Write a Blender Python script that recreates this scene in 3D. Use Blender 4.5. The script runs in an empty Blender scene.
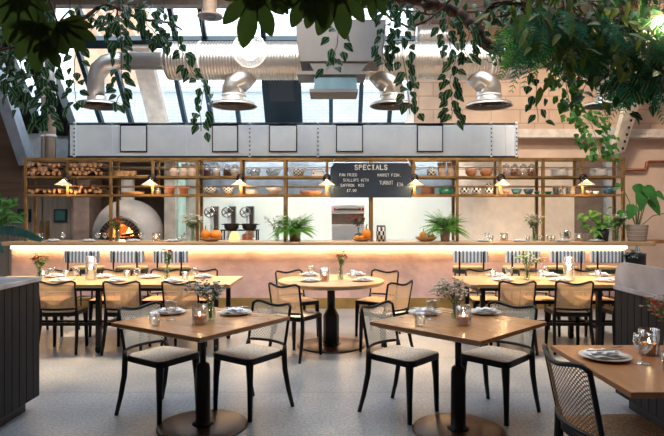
import bpy, math, random
from mathutils import Vector, Matrix, Euler
R = random.Random(7)
F = 560.0; HX = 332.0; HY = 217.0; EYE = 1.47
sc = bpy.context.scene
COL = sc.collection
PI = math.pi

def P(px, py, Y):
    """point seen at that place of the photograph, Y metres into the room"""
    return Vector(((px-HX)/F*Y, Y, EYE-(py-HY)/F*Y))
def PX(px, Y): return (px-HX)/F*Y
def PZ(py, Y): return EYE-(py-HY)/F*Y

# ------------------------------------------------------------------ materials
def new_mat(name):
    m = bpy.data.materials.new(name); m.use_nodes = True
    nt = m.node_tree; b = nt.nodes['Principled BSDF']
    return m, nt, b
def setb(b, k, v):
    if k in b.inputs: b.inputs[k].default_value = v
def col4(c): return (c[0], c[1], c[2], 1.0)
def mat(name, c, rough=.5, metal=0., var=.08, scale=6., bump=0., bscale=40., coat=0., stretch=None, rvar=0., spec=.5):
    m, nt, b = new_mat(name); N = nt.nodes; L = nt.links
    setb(b, 'Specular IOR Level', spec)
    setb(b, 'Roughness', rough); setb(b, 'Metallic', metal)
    if coat: setb(b, 'Coat Weight', coat); setb(b, 'Coat Roughness', .15)
    tc = N.new('ShaderNodeTexCoord'); mp = N.new('ShaderNodeMapping')
    L.new(tc.outputs['Object'], mp.inputs['Vector'])
    if stretch: mp.inputs['Scale'].default_value = stretch
    nz = N.new('ShaderNodeTexNoise'); nz.inputs['Scale'].default_value = scale; nz.inputs['Detail'].default_value = 5
    L.new(mp.outputs[0], nz.inputs['Vector'])
    rp = N.new('ShaderNodeValToRGB')
    lo = [max(0, x*(1-var*2.2)) for x in c]; hi = [min(1, x*(1+var*2.2)) for x in c]
    rp.color_ramp.elements[0].position = .3; rp.color_ramp.elements[1].position = .7
    rp.color_ramp.elements[0].color = col4(lo); rp.color_ramp.elements[1].color = col4(hi)
    L.new(nz.outputs['Fac'], rp.inputs['Fac']); L.new(rp.outputs['Color'], b.inputs['Base Color'])
    if rvar:
        mr = N.new('ShaderNodeMapRange'); mr.inputs['To Min'].default_value = max(.02, rough-rvar); mr.inputs['To Max'].default_value = min(1, rough+rvar)
        L.new(nz.outputs['Fac'], mr.inputs['Value']); L.new(mr.outputs[0], b.inputs['Roughness'])
    if bump:
        n2 = N.new('ShaderNodeTexNoise'); n2.inputs['Scale'].default_value = bscale; n2.inputs['Detail'].default_value = 6
        L.new(mp.outputs[0], n2.inputs['Vector'])
        bp = N.new('ShaderNodeBump'); bp.inputs['Strength'].default_value = bump; bp.inputs['Distance'].default_value = .02
        L.new(n2.outputs['Fac'], bp.inputs['Height']); L.new(bp.outputs['Normal'], b.inputs['Normal'])
    return m
def wood(name, c1, c2, rough=.4, scale=1., axis=0, coat=0.):
    m, nt, b = new_mat(name); N = nt.nodes; L = nt.links
    tc = N.new('ShaderNodeTexCoord'); mp = N.new('ShaderNodeMapping'); L.new(tc.outputs['Object'], mp.inputs['Vector'])
    s = [14*scale]*3; s[axis] = 1.2*scale; mp.inputs['Scale'].default_value = s
    nz = N.new('ShaderNodeTexNoise'); nz.inputs['Scale'].default_value = 2.2; nz.inputs['Detail'].default_value = 8; nz.inputs['Distortion'].default_value = .6
    L.new(mp.outputs[0], nz.inputs['Vector'])
    rp = N.new('ShaderNodeValToRGB'); rp.color_ramp.elements[0].position = .3; rp.color_ramp.elements[1].position = .68
    rp.color_ramp.elements[0].color = col4(c1); rp.color_ramp.elements[1].color = col4(c2)
    L.new(nz.outputs['Fac'], rp.inputs['Fac'])
    # board to board change
    m2 = N.new('ShaderNodeMapping'); L.new(tc.outputs['Object'], m2.inputs['Vector'])
    br = N.new('ShaderNodeTexBrick'); br.inputs['Scale'].default_value = 1.; br.inputs['Brick Width'].default_value = 1.3; br.inputs['Row Height'].default_value = .11
    br.inputs['Mortar Size'].default_value = .0012; br.inputs['Color1'].default_value = (1,1,1,1); br.inputs['Color2'].default_value = (.8,.8,.8,1); br.inputs['Mortar'].default_value = (.55,.55,.55,1)
    if axis == 1: m2.inputs['Rotation'].default_value = (0,0,PI/2)
    if axis == 2: m2.inputs['Rotation'].default_value = (PI/2,0,PI/2)
    L.new(m2.outputs[0], br.inputs['Vector'])
    mx = N.new('ShaderNodeMixRGB'); mx.blend_type = 'MULTIPLY'; mx.inputs['Fac'].default_value = .55
    L.new(rp.outputs['Color'], mx.inputs['Color1']); L.new(br.outputs['Color'], mx.inputs['Color2']); L.new(mx.outputs[0], b.inputs['Base Color'])
    setb(b, 'Roughness', rough)
    if coat: setb(b, 'Coat Weight', coat); setb(b, 'Coat Roughness', .2)
    return m
def bricks(name, c1, c2, mortar, w=.215, h=.07, ms=.006, rough=.7, axis='xz', bump=.4, offs=.5):
    m, nt, b = new_mat(name); N = nt.nodes; L = nt.links
    tc = N.new('ShaderNodeTexCoord'); sp = N.new('ShaderNodeSeparateXYZ'); cb = N.new('ShaderNodeCombineXYZ')
    L.new(tc.outputs['Object'], sp.inputs[0])
    L.new(sp.outputs[{'x':0,'y':1,'z':2}[axis[0]]], cb.inputs[0]); L.new(sp.outputs[{'x':0,'y':1,'z':2}[axis[1]]], cb.inputs[1])
    br = N.new('ShaderNodeTexBrick'); br.offset = offs
    br.inputs['Scale'].default_value = 1; br.inputs['Brick Width'].default_value = w; br.inputs['Row Height'].default_value = h; br.inputs['Mortar Size'].default_value = ms
    br.inputs['Color1'].default_value = col4(c1); br.inputs['Color2'].default_value = col4(c2); br.inputs['Mortar'].default_value = col4(mortar)
    L.new(cb.outputs[0], br.inputs['Vector'])
    nz = N.new('ShaderNodeTexNoise'); nz.inputs['Scale'].default_value = 3; nz.inputs['Detail'].default_value = 6; L.new(tc.outputs['Object'], nz.inputs['Vector'])
    mx = N.new('ShaderNodeMixRGB'); mx.blend_type = 'OVERLAY'; mx.inputs['Fac'].default_value = .3
    L.new(br.outputs['Color'], mx.inputs['Color1']); L.new(nz.outputs['Fac'], mx.inputs['Color2']); L.new(mx.outputs[0], b.inputs['Base Color'])
    bp = N.new('ShaderNodeBump'); bp.inputs['Strength'].default_value = bump; bp.inputs['Distance'].default_value = .01; bp.invert = True
    L.new(br.outputs['Fac'], bp.inputs['Height']); L.new(bp.outputs['Normal'], b.inputs['Normal'])
    setb(b, 'Roughness', rough)
    return m
def emis(name, c, s):
    m = bpy.data.materials.new(name); m.use_nodes = True; nt = m.node_tree; nt.nodes.clear()
    e = nt.nodes.new('ShaderNodeEmission'); e.inputs[0].default_value = col4(c); e.inputs[1].default_value = s
    o = nt.nodes.new('ShaderNodeOutputMaterial'); nt.links.new(e.outputs[0], o.inputs[0]); return m
def glass(name, c=(1,1,1), refl=.12, rough=.03, edge=.55):
    m = bpy.data.materials.new(name); m.use_nodes = True; nt = m.node_tree; nt.nodes.clear(); N = nt.nodes; L = nt.links
    t = N.new('ShaderNodeBsdfTransparent'); t.inputs[0].default_value = col4(c)
    g = N.new('ShaderNodeBsdfGlossy'); g.inputs['Roughness'].default_value = rough
    lw = N.new('ShaderNodeLayerWeight'); lw.inputs[0].default_value = .35
    mr = N.new('ShaderNodeMapRange'); mr.inputs['To Min'].default_value = refl; mr.inputs['To Max'].default_value = edge
    L.new(lw.outputs['Facing'], mr.inputs['Value'])
    mx = N.new('ShaderNodeMixShader'); L.new(mr.outputs[0], mx.inputs[0]); L.new(t.outputs[0], mx.inputs[1]); L.new(g.outputs[0], mx.inputs[2])
    o = N.new('ShaderNodeOutputMaterial'); L.new(mx.outputs[0], o.inputs[0]); return m
def cane_mat(name, c, pitch=.0135, hole=.30):
    """woven cane: round holes in offset rows, laid out in metres on the UV map"""
    m, nt, b = new_mat(name); N = nt.nodes; L = nt.links
    tc = N.new('ShaderNodeTexCoord'); sp = N.new('ShaderNodeSeparateXYZ'); L.new(tc.outputs['UV'], sp.inputs[0])
    def M(op, a, bb=None, c3=None):
        n = N.new('ShaderNodeMath'); n.operation = op
        for i, v in enumerate((a, bb, c3)):
            if v is None: continue
            if isinstance(v, (int, float)): n.inputs[i].default_value = v
            else: L.new(v, n.inputs[i])
        return n.outputs[0]
    U = M('MULTIPLY', sp.outputs[0], 1/pitch); V = M('MULTIPLY', sp.outputs[1], 1/pitch)
    def cell(ou):
        fu = M('SUBTRACT', M('FRACT', M('ADD', U, ou)), .5); fv = M('SUBTRACT', M('FRACT', M('ADD', V, ou)), .5)
        return M('SQRT', M('ADD', M('MULTIPLY', fu, fu), M('MULTIPLY', fv, fv)))
    d = M('MINIMUM', cell(0.), cell(.5))
    a = M('GREATER_THAN', d, hole)
    L.new(a, b.inputs['Alpha'])
    nz = N.new('ShaderNodeTexNoise'); nz.inputs['Scale'].default_value = 9; L.new(tc.outputs['UV'], nz.inputs['Vector'])
    rp = N.new('ShaderNodeValToRGB'); rp.color_ramp.elements[0].color = col4([x*.8 for x in c]); rp.color_ramp.elements[1].color = col4([min(1, x*1.15) for x in c])
    L.new(nz.outputs['Fac'], rp.inputs[0]); L.new(rp.outputs[0], b.inputs['Base Color']); setb(b, 'Roughness', .55)
    # thin material lets light from behind glow through
    tr = N.new('ShaderNodeBsdfTranslucent'); L.new(rp.outputs[0], tr.inputs[0])
    tp = N.new('ShaderNodeBsdfTransparent'); m1 = N.new('ShaderNodeMixShader'); L.new(a, m1.inputs[0]); L.new(tp.outputs[0], m1.inputs[1]); L.new(tr.outputs[0], m1.inputs[2])
    m2 = N.new('ShaderNodeMixShader'); m2.inputs[0].default_value = .4
    L.new(b.outputs[0], m2.inputs[1]); L.new(m1.outputs[0], m2.inputs[2]); L.new(m2.outputs[0], N['Material Output'].inputs[0])
    return m
def leaf_mat(name, c, stripe=None, rough=.4, back=.3, var=.25):
    m, nt, b = new_mat(name); N = nt.nodes; L = nt.links; setb(b, 'Specular IOR Level', .22)
    tc = N.new('ShaderNodeTexCoord'); nz = N.new('ShaderNodeTexNoise'); nz.inputs['Scale'].default_value = 7; L.new(tc.outputs['Object'], nz.inputs['Vector'])
    rp = N.new('ShaderNodeValToRGB'); rp.color_ramp.elements[0].position = .3; rp.color_ramp.elements[1].position = .7
    rp.color_ramp.elements[0].color = col4([x*(1-var) for x in c]); rp.color_ramp.elements[1].color = col4([min(1, x*(1+var)) for x in c])
    L.new(nz.outputs['Fac'], rp.inputs[0]); out = rp.outputs[0]
    if stripe:
        sp = N.new('ShaderNodeSeparateXYZ'); L.new(tc.outputs['UV'], sp.inputs[0])
        r2 = N.new('ShaderNodeValToRGB'); r2.color_ramp.interpolation = 'LINEAR'
        e = r2.color_ramp.elements; e[0].position = 0; e[0].color = (0,0,0,1); e[1].position = 1; e[1].color = (0,0,0,1)
        for p, v in ((.22,0),(.3,1),(.38,0),(.62,0),(.70,1),(.78,0)):
            q = e.new(p); q.color = (v,v,v,1)
        L.new(sp.outputs[0], r2.inputs[0])
        mx = N.new('ShaderNodeMixRGB'); L.new(r2.outputs[0], mx.inputs[0]); L.new(out, mx.inputs[1]); mx.inputs[2].default_value = col4(stripe); out = mx.outputs[0]
    L.new(out, b.inputs['Base Color']); setb(b, 'Roughness', rough)
    tr = N.new('ShaderNodeBsdfTranslucent'); L.new(out, tr.inputs[0])
    m2 = N.new('ShaderNodeMixShader'); m2.inputs[0].default_value = back
    L.new(b.outputs[0], m2.inputs[1]); L.new(tr.outputs[0], m2.inputs[2]); L.new(m2.outputs[0], N['Material Output'].inputs[0])
    return m
def ramp_mat(name, stops, freq, axis=0, rough=.7, coord='Object'):
    """stripes of constant colour repeating along one axis"""
    m, nt, b = new_mat(name); N = nt.nodes; L = nt.links
    tc = N.new('ShaderNodeTexCoord'); sp = N.new('ShaderNodeSeparateXYZ'); L.new(tc.outputs[coord], sp.inputs[0])
    a = N.new('ShaderNodeMath'); a.operation = 'MULTIPLY'; a.inputs[1].default_value = freq; L.new(sp.outputs[axis], a.inputs[0])
    f = N.new('ShaderNodeMath'); f.operation = 'FRACT'; L.new(a.outputs[0], f.inputs[0])
    rp = N.new('ShaderNodeValToRGB'); rp.color_ramp.interpolation = 'CONSTANT'; e = rp.color_ramp.elements
    e[0].position = 0; e[0].color = col4(stops[0][1]); e[1].position = stops[1][0]; e[1].color = col4(stops[1][1])
    for p, c in stops[2:]: q = e.new(p); q.color = col4(c)
    L.new(f.outputs[0], rp.inputs[0]); L.new(rp.outputs[0], b.inputs['Base Color']); setb(b, 'Roughness', rough)
    return m
def checker_mat(name, c1, c2, s, rough=.4):
    m, nt, b = new_mat(name); N = nt.nodes; L = nt.links
    tc = N.new('ShaderNodeTexCoord'); ck = N.new('ShaderNodeTexChecker'); ck.inputs['Scale'].default_value = s
    ck.inputs[1].default_value = col4(c1); ck.inputs[2].default_value = col4(c2)
    L.new(tc.outputs['UV'], ck.inputs[0]); L.new(ck.outputs[0], b.inputs['Base Color']); setb(b, 'Roughness', rough); return m

# ------------------------------------------------------------------ mesh builder
class MB:
    def __init__(s): s.v = []; s.f = []; s.uv = {}; s.sm = []
    def add(s, vs, fs, uvs=None, smooth=False):
        b = len(s.v); s.v += [tuple(x) for x in vs]
        for f in fs: s.f.append(tuple(b+i for i in f)); s.sm.append(smooth)
        if uvs:
            for i, u in enumerate(uvs): s.uv[b+i] = u
        return b
    def box(s, lo, hi, M=None):
        x0,y0,z0 = lo; x1,y1,z1 = hi
        v = [Vector(p) for p in ((x0,y0,z0),(x1,y0,z0),(x1,y1,z0),(x0,y1,z0),(x0,y0,z1),(x1,y0,z1),(x1,y1,z1),(x0,y1,z1))]
        if M is not None: v = [M @ p for p in v]
        s.add(v, [(0,3,2,1),(4,5,6,7),(0,1,5,4),(1,2,6,5),(2,3,7,6),(3,0,4,7)]); return s
    def cbox(s, c, size, M=None):
        return s.box([c[i]-size[i]/2 for i in range(3)], [c[i]+size[i]/2 for i in range(3)], M)
    def beam(s, a, b, w, h=None, up=(0,0,1)):
        a = Vector(a); b = Vector(b); h = h or w; d = (b-a); l = d.length; d = d.normalized(); up = Vector(up)
        x = d.cross(up); x = x.normalized() if x.length > 1e-5 else Vector((1,0,0)); y = x.cross(d)
        M = Matrix((( x.x, d.x, y.x, a.x),(x.y, d.y, y.y, a.y),(x.z, d.z, y.z, a.z),(0,0,0,1)))
        return s.box((-w/2,0,-h/2),(w/2,l,h/2),M)
    def lathe(s, prof, seg=20, c=(0,0,0), M=None, smooth=True, sx=1., sy=1., caps=True):
        vs = []; fs = []; uv = []; n = len(prof)
        for i in range(seg):
            a = 2*PI*i/seg
            for j, (r, z) in enumerate(prof):
                p = Vector((c[0]+r*math.cos(a)*sx, c[1]+r*math.sin(a)*sy, c[2]+z))
                vs.append(M @ p if M is not None else p); uv.append((i/seg, j/max(1, n-1)))
        for i in range(seg):
            k = (i+1) % seg
            for j in range(n-1): fs.append((i*n+j, k*n+j, k*n+j+1, i*n+j+1))
        if caps:
            if prof[0][0] > 1e-5: fs.append(tuple(i*n for i in range(seg))[::-1])
            if prof[-1][0] > 1e-5: fs.append(tuple(i*n+n-1 for i in range(seg)))
        s.add(vs, fs, uv, smooth); return s
    def cyl(s, c, r, h, seg=20, r2=None, smooth=True): return s.lathe([(r,0),(r if r2 is None else r2,h)], seg, c, smooth=smooth)
    def tube(s, pts, r, seg=8, closed=False, sx=1., caps=True):
        pts = [Vector(p) for p in pts]; n = len(pts); vs = []; fs = []
        rr = r if isinstance(r, (list, tuple)) else [r]*n
        prev = None
        for i, p in enumerate(pts):
            if closed: d = pts[(i+1) % n]-pts[i-1]
            else: d = pts[min(n-1, i+1)]-pts[max(0, i-1)]
            d = d.normalized() if d.length > 1e-9 else Vector((0,0,1))
            if prev is None:
                u = d.cross(Vector((0,0,1)))
                if u.length < 1e-3: u = d.cross(Vector((0,1,0)))
            else: u = prev - d*prev.dot(d)
            u = u.normalized() if u.length > 1e-6 else Vector((1,0,0)); prev = u; w = d.cross(u)
            for k in range(seg):
                a = 2*PI*(k+.5)/seg; vs.append(p+u*(math.cos(a)*rr[i]*sx)+w*(math.sin(a)*rr[i]))
        m = n if closed else n-1
        for i in range(m):
            j = (i+1) % n
            for k in range(seg):
                l = (k+1) % seg; fs.append((i*seg+k, i*seg+l, j*seg+l, j*seg+k))
        if not closed and caps: fs.append(tuple(range(seg))[::-1]); fs.append(tuple((n-1)*seg+k for k in range(seg)))
        s.add(vs, fs, None, seg > 5); return s
    def prism(s, pts, z0, z1, M=None, inset=0, smooth=False):
        """outline in xy, extruded"""
        n = len(pts); vs = [Vector((p[0],p[1],z0)) for p in pts]+[Vector((p[0],p[1],z1)) for p in pts]
        if M is not None: vs = [M @ p for p in vs]
        fs = [tuple(range(n))[::-1], tuple(range(n,2*n))]+[(i,(i+1)%n,n+(i+1)%n,n+i) for i in range(n)]
        s.add(vs, fs, None, smooth); return s
    def blob(s, c, rx, ry, rz, seg=12, rings=8, noise=0., rnd=None):
        vs = []; fs = []
        for i in range(rings+1):
            t = PI*i/rings
            for k in range(seg):
                a = 2*PI*k/seg; q = 1+(rnd.uniform(-noise,noise) if rnd and 0<i<rings else 0)
                vs.append((c[0]+rx*q*math.sin(t)*math.cos(a), c[1]+ry*q*math.sin(t)*math.sin(a), c[2]+rz*q*math.cos(t)))
        for i in range(rings):
            for k in range(seg):
                l = (k+1)%seg; fs.append((i*seg+k, (i+1)*seg+k, (i+1)*seg+l, i*seg+l))
        s.add(vs, fs, None, True); return s
    def leaf(s, base, d, nrm, L, W, bend=.15, fold=.15, rows=((0,.05),(.12,.55),(.35,1),(.65,.75),(.88,.28),(1,.0))):
        d = Vector(d).normalized(); nrm = Vector(nrm); x = d.cross(nrm)
        x = x.normalized() if x.length > 1e-4 else d.orthogonal().normalized(); n = x.cross(d)
        base = Vector(base); vs = []; uv = []; fs = []
        for t, w in rows:
            c = base+d*(L*t)-n*(bend*L*t*t)
            for sgn in (-1,0,1):
                vs.append(c+x*(sgn*w*W/2)+n*(abs(sgn)*w*W*fold)); uv.append((.5+.5*sgn*w, t))
        for i in range(len(rows)-1):
            for k in (0,1): fs.append((i*3+k, i*3+k+1, i*3+k+4, i*3+k+3))
        s.add(vs, fs, uv, True); return s
    def palmate(s, base, d, nrm, size, lobes=7, spread=1.9, droop=.25):
        d = Vector(d).normalized(); nrm = Vector(nrm); x = d.cross(nrm).normalized(); n = x.cross(d); base = Vector(base)
        for k in range(lobes):
            a = spread*(k/(lobes-1)*2-1); l = size*(1-.38*abs(a)/spread)
            dd = d*math.cos(a)+x*math.sin(a)
            s.leaf(base-dd*size*.02, dd, n, l, l*.36, droop, .06, rows=((0,.3),(.2,.5),(.4,.75),(.6,1),(.7,.98),(.8,.84),(.9,.55),(.96,.3),(1,0)))
        # web joining the lobes near the petiole
        vs = [base]; m = 24
        for k in range(m+1):
            a = spread*1.1*(k/m*2-1); r = size*.34*(1-.3*abs(a)/spread); dd = d*math.cos(a)+x*math.sin(a)
            vs.append(base+dd*r-n*(droop*size*.16)-n*.001)
        s.add(vs, [(0,k,k+1) for k in range(1,m+1)], [(.1,.1)]*len(vs), True)
    def build(s, name, m, parent=None, smooth=None, bevel=0., loc=None, rot=None, solid=0., seg=2, label=None, auto=True):
        me = bpy.data.meshes.new(name); me.from_pydata(s.v, [], s.f)
        if s.uv:
            ul = me.uv_layers.new(name='UVMap')
            vi = [0]*len(me.loops); me.loops.foreach_get('vertex_index', vi)
            flat = []
            for i in vi:
                u = s.uv.get(i, (0,0)); flat += [u[0], u[1]]
            ul.data.foreach_set('uv', flat)
        me.polygons.foreach_set('use_smooth', s.sm if smooth is None else [smooth]*len(s.sm))
        me.update(); o = bpy.data.objects.new(name, me); COL.objects.link(o)
        if m: me.materials.append(m)
        if parent is not None: o.parent = parent
        if loc is not None: o.location = loc
        if rot is not None: o.rotation_euler = rot
        if solid:
            q = o.modifiers.new('thickness', 'SOLIDIFY'); q.thickness = solid; q.offset = 0
        if bevel:
            q = o.modifiers.new('edge', 'BEVEL'); q.width = bevel; q.segments = seg; q.limit_method = 'ANGLE'; q.angle_limit = .7
        if label: o['label'] = label
        return o

def tag(o, label, cat, group=None, kind=None):
    o['label'] = label; o['category'] = cat
    if group: o['group'] = group
    if kind: o['kind'] = kind
    return o
def thing(name, label, cat, loc=(0,0,0), rz=0., group=None):
    o = bpy.data.objects.new(name, None); o.empty_display_size = .1; COL.objects.link(o)
    o.location = loc; o.rotation_euler = (0,0,rz); return tag(o, label, cat, group)
def struct(name, mb, m, parent=None, **k):
    o = mb.build(name, m, parent, **k)
    if parent is None: o['kind'] = 'structure'
    return o
def sempty(name, loc=(0,0,0)):
    o = bpy.data.objects.new(name, None); COL.objects.link(o); o.location = loc; o['kind'] = 'structure'; return o
def dup(root, loc, rz=None, label=None, group=None, scale=None):
    r = root.copy(); COL.objects.link(r); r.location = loc
    if rz is not None: r.rotation_euler = (r.rotation_euler[0], r.rotation_euler[1], rz)
    if label: r['label'] = label
    if group: r['group'] = group
    if scale is not None: r.scale = scale
    for ch in root.children:
        c = ch.copy(); COL.objects.link(c); c.parent = r
        for g in ch.children:
            d = g.copy(); COL.objects.link(d); d.parent = c
    return r
class Proto:
    """the first placing uses the made thing itself, later ones copy it"""
    def __init__(s, root): s.r = root; s.used = False
    def put(s, loc, rz=0., label=None, group=None, scale=None):
        if s.used: return dup(s.r, loc, rz, label, group, scale)
        s.used = True; o = s.r; o.location = loc; o.rotation_euler[2] = rz
        if label: o['label'] = label
        if group: o['group'] = group
        if scale is not None: o.scale = scale
        return o
def place(mb, name, m, label, cat, loc, rz=0., group=None, **k):
    o = mb.build(name, m, None, **k); o.location = loc; o.rotation_euler[2] = rz; return tag(o, label, cat, group)
def light(name, kind, loc, power, color, size=.1, rot=None, spot=None, blend=.6, sy=None):
    l = bpy.data.lights.new(name, kind); l.energy = power; l.color = color
    if kind == 'AREA':
        l.size = size
        if sy: l.shape = 'RECTANGLE'; l.size_y = sy
    else: l.shadow_soft_size = size
    if kind == 'SPOT': l.spot_size = spot or 1.2; l.spot_blend = blend
    o = bpy.data.objects.new(name, l); COL.objects.link(o); o.location = loc
    if rot: o.rotation_euler = rot
    return o

# palette
BLACK = mat('black_stained_wood', (.005,.0045,.0045), .42, var=.1, spec=.3)
IRON = mat('black_powder_coat', (.007,.0065,.0065), .4, .0, spec=.35)
BRONZE = mat('dark_bronze', (.070,.034,.022), .33, .4, var=.1)
OAK = wood('oiled_oak', (.42,.19,.07), (.50,.25,.105), .27, 1., 0, .4)
OAKY = wood('oiled_oak_lengthways', (.46,.27,.13), (.56,.35,.18), .36, 1., 0, .15)
OAKR = wood('warm_oak', (.37,.155,.06), (.45,.20,.08), .3, 1., 1, .25)
BRASS = mat('aged_brass', (.30,.18,.07), .42, .65, var=.15, rvar=.08)
CANE = cane_mat('woven_cane', (.80,.55,.34), hole=.2)
CANEW = cane_mat('pale_woven_cane', (.90,.86,.78), .024, .23)
CANEB = cane_mat('brown_woven_cane', (.36,.20,.10), .019, .25)
SEATC = mat('close_woven_seat_cane', (.66,.54,.42), .6, var=.14, scale=60, bump=.3, bscale=180)
SEATT = mat('tan_seat_wood', (.50,.25,.10), .45, var=.1)
SEATB = mat('brown_woven_seat', (.34,.20,.11), .6, var=.3, scale=110, bump=.5, bscale=200)
MARBLE = mat('grey_veined_marble', (.46,.45,.48), .28, var=.16, scale=3.5, coat=.2)
SLAT = mat('charcoal_painted_boards', (.012,.012,.015), .6, var=.15, scale=3, stretch=(8,8,.6), spec=.25)
PLASTER = mat('pink_rough_plaster', (.62,.42,.39), .7, var=.12, scale=2.2, bump=.6, bscale=9)
STEEL = mat('brushed_stainless', (.88,.94,1.0), .36, .12, var=.05, scale=2)
DUCT = mat('galvanised_duct_steel', (.62,.59,.56), .36, .85, var=.03, scale=3)
WHITE = mat('white_paint', (.78,.77,.75), .5, var=.03)
CREAM = mat('cream_paint', (.70,.62,.52), .6, var=.06)
CERAM = mat('white_glaze', (.82,.80,.78), .22, var=.02, coat=.3)
LINEN = mat('pale_blue_linen', (.80,.84,.90), .8, var=.05, scale=30, bump=.2, bscale=300)
TERRA = mat('terracotta', (.52,.22,.12), .7, var=.12, scale=14)
GLASS = glass('clear_glass', (.97,.99,.99), .10, .06, .75)
PANE = glass('skylight_pane', (.93,.97,.98), .05, .03, .3)
TEAL = mat('dark_teal_frame', (.008,.028,.042), .45, .0, spec=.3)
DARK = mat('near_black_steel', (.012,.013,.016), .45, .2)
CUT = mat('cutlery_steel', (.5,.5,.5), .22, .95, var=.04)
WAX = emis('candle_flame', (1.,.62,.25), 22)
VLEAF = leaf_mat('variegated_leaf', (.018,.07,.03), (.22,.34,.19), .45)
DLEAF = leaf_mat('deep_green_leaf', (.022,.075,.022), None, .35, .25)
FERN = leaf_mat('fern_green', (.15,.38,.06), None, .5, .4)
LIME = leaf_mat('fresh_green_leaf', (.16,.36,.06), None, .4, .35)
OLIVE = leaf_mat('olive_leaf', (.10,.15,.035), None, .45, .4)
TFERN = leaf_mat('teal_green_frond', (.03,.17,.10), None, .5, .35)
STEM = mat('green_stem', (.08,.14,.04), .6)
BARK = mat('twisted_bark', (.09,.045,.03), .85, var=.3, scale=20, bump=.8, bscale=30)
# ================================================================== THE SETTING
CONC = None
def concrete():
    m, nt, b = new_mat('polished_concrete'); N = nt.nodes; L = nt.links
    tc = N.new('ShaderNodeTexCoord')
    n1 = N.new('ShaderNodeTexNoise'); n1.inputs['Scale'].default_value = 1.6; n1.inputs['Detail'].default_value = 5; L.new(tc.outputs['Object'], n1.inputs['Vector'])
    n2 = N.new('ShaderNodeTexNoise'); n2.inputs['Scale'].default_value = 48; n2.inputs['Detail'].default_value = 3; L.new(tc.outputs['Object'], n2.inputs['Vector'])
    r1 = N.new('ShaderNodeValToRGB'); r1.color_ramp.elements[0].position = .2; r1.color_ramp.elements[1].position = .8
    r1.color_ramp.elements[0].color = (.17,.20,.24,1); r1.color_ramp.elements[1].color = (.34,.36,.39,1)
    r2 = N.new('ShaderNodeValToRGB'); r2.color_ramp.elements[0].position = .38; r2.color_ramp.elements[1].position = .6
    r2.color_ramp.elements[0].color = (.55,.55,.56,1); r2.color_ramp.elements[1].color = (1,1,1,1)
    L.new(n1.outputs['Fac'], r1.inputs[0]); L.new(n2.outputs['Fac'], r2.inputs[0])
    mx = N.new('ShaderNodeMixRGB'); mx.blend_type = 'MULTIPLY'; mx.inputs[0].default_value = .9
    L.new(r1.outputs[0], mx.inputs[1]); L.new(r2.outputs[0], mx.inputs[2])
    br = N.new('ShaderNodeTexBrick'); br.offset = 0; br.inputs['Scale'].default_value = 1; br.inputs['Brick Width'].default_value = 30; br.inputs['Row Height'].default_value = 1.17
    br.inputs['Mortar Size'].default_value = .006; br.inputs['Color1'].default_value = (1,1,1,1); br.inputs['Color2'].default_value = (1,1,1,1); br.inputs['Mortar'].default_value = (.5,.5,.5,1)
    mp = N.new('ShaderNodeMapping'); mp.inputs['Location'].default_value = (15,-.02,0); L.new(tc.outputs['Object'], mp.inputs[0]); L.new(mp.outputs[0], br.inputs['Vector'])
    m2 = N.new('ShaderNodeMixRGB'); m2.blend_type = 'MULTIPLY'; m2.inputs[0].default_value = 1; L.new(mx.outputs[0], m2.inputs[1]); L.new(br.outputs[0], m2.inputs[2])
    L.new(m2.outputs[0], b.inputs['Base Color'])
    mr = N.new('ShaderNodeMapRange'); mr.inputs['To Min'].default_value = .26; mr.inputs['To Max'].default_value = .40
    L.new(n2.outputs['Fac'], mr.inputs[0]); L.new(mr.outputs[0], b.inputs['Roughness'])
    bp = N.new('ShaderNodeBump'); bp.inputs['Strength'].default_value = .12; bp.inputs['Distance'].default_value = .004; L.new(n2.outputs['Fac'], bp.inputs['Height']); L.new(bp.outputs[0], b.inputs['Normal'])
    setb(b, 'Specular IOR Level', .5)
    return m
W = 7.3
struct('floor', MB().box((-W,-3.2,-.12),(W,12.4,0)), concrete())
BACKL = mat('taupe_wall_paint', (.30,.25,.22), .7, var=.08)
BLOCK = bricks('painted_blockwork', (.60,.44,.33), (.54,.39,.29), (.42,.30,.22), .62, .29, .012, .7)
PALEW = mat('warm_pale_wall', (.70,.53,.43), .65, var=.06, scale=1.5)
struct('wall_left', MB().box((-W-.15,-3.2,0),(-W,12.4,5.6)), BACKL)
struct('wall_right', MB().box((W,-3.2,0),(W+.15,12.4,5.6)), PALEW)
struct('wall_front', MB().box((-W,-3.35,0),(W,-3.2,5.6)), BACKL)
struct('wall_back_lower', MB().box((-W,12.12,0),(1.67,12.3,3.4)), BACKL)
struct('wall_back_right', MB().box((1.67,12.,3.36),(W,12.3,5.6)), BLOCK)
struct('wall_back_right_lower', MB().box((1.67,12.,0),(W,12.3,3.36)), PALEW)
CE = mat('dark_ceiling_paint', (.25,.21,.18), .8)
SK0, SK1 = 3.6, 8.6         # overhead rooflight opening
struct('ceiling', MB().box((-W,-3.2,5.6),(W,SK0,5.75)).box((-W,SK1,5.6),(W,10.2,5.75)).box((-W,SK0,5.6),(-4.6,SK1,5.75)).box((4.6,SK0,5.6),(W,SK1,5.75)), CE)
struct('ceiling_right_roof', MB().box((1.67,10.2,5.6),(W,12.3,5.75)), CE)
w2 = sempty('window_2', (0,0,0)); mb = MB()
for i in range(7): mb.box((-4.6+i*1.533-.04,SK0,5.58),(-4.6+i*1.533+.04,SK1,5.72))
for y in (SK0+.04, 6.1, SK1-.04): mb.box((-4.6,y-.04,5.58),(4.6,y+.04,5.72))
mb.build('frame', TEAL, w2)
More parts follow.
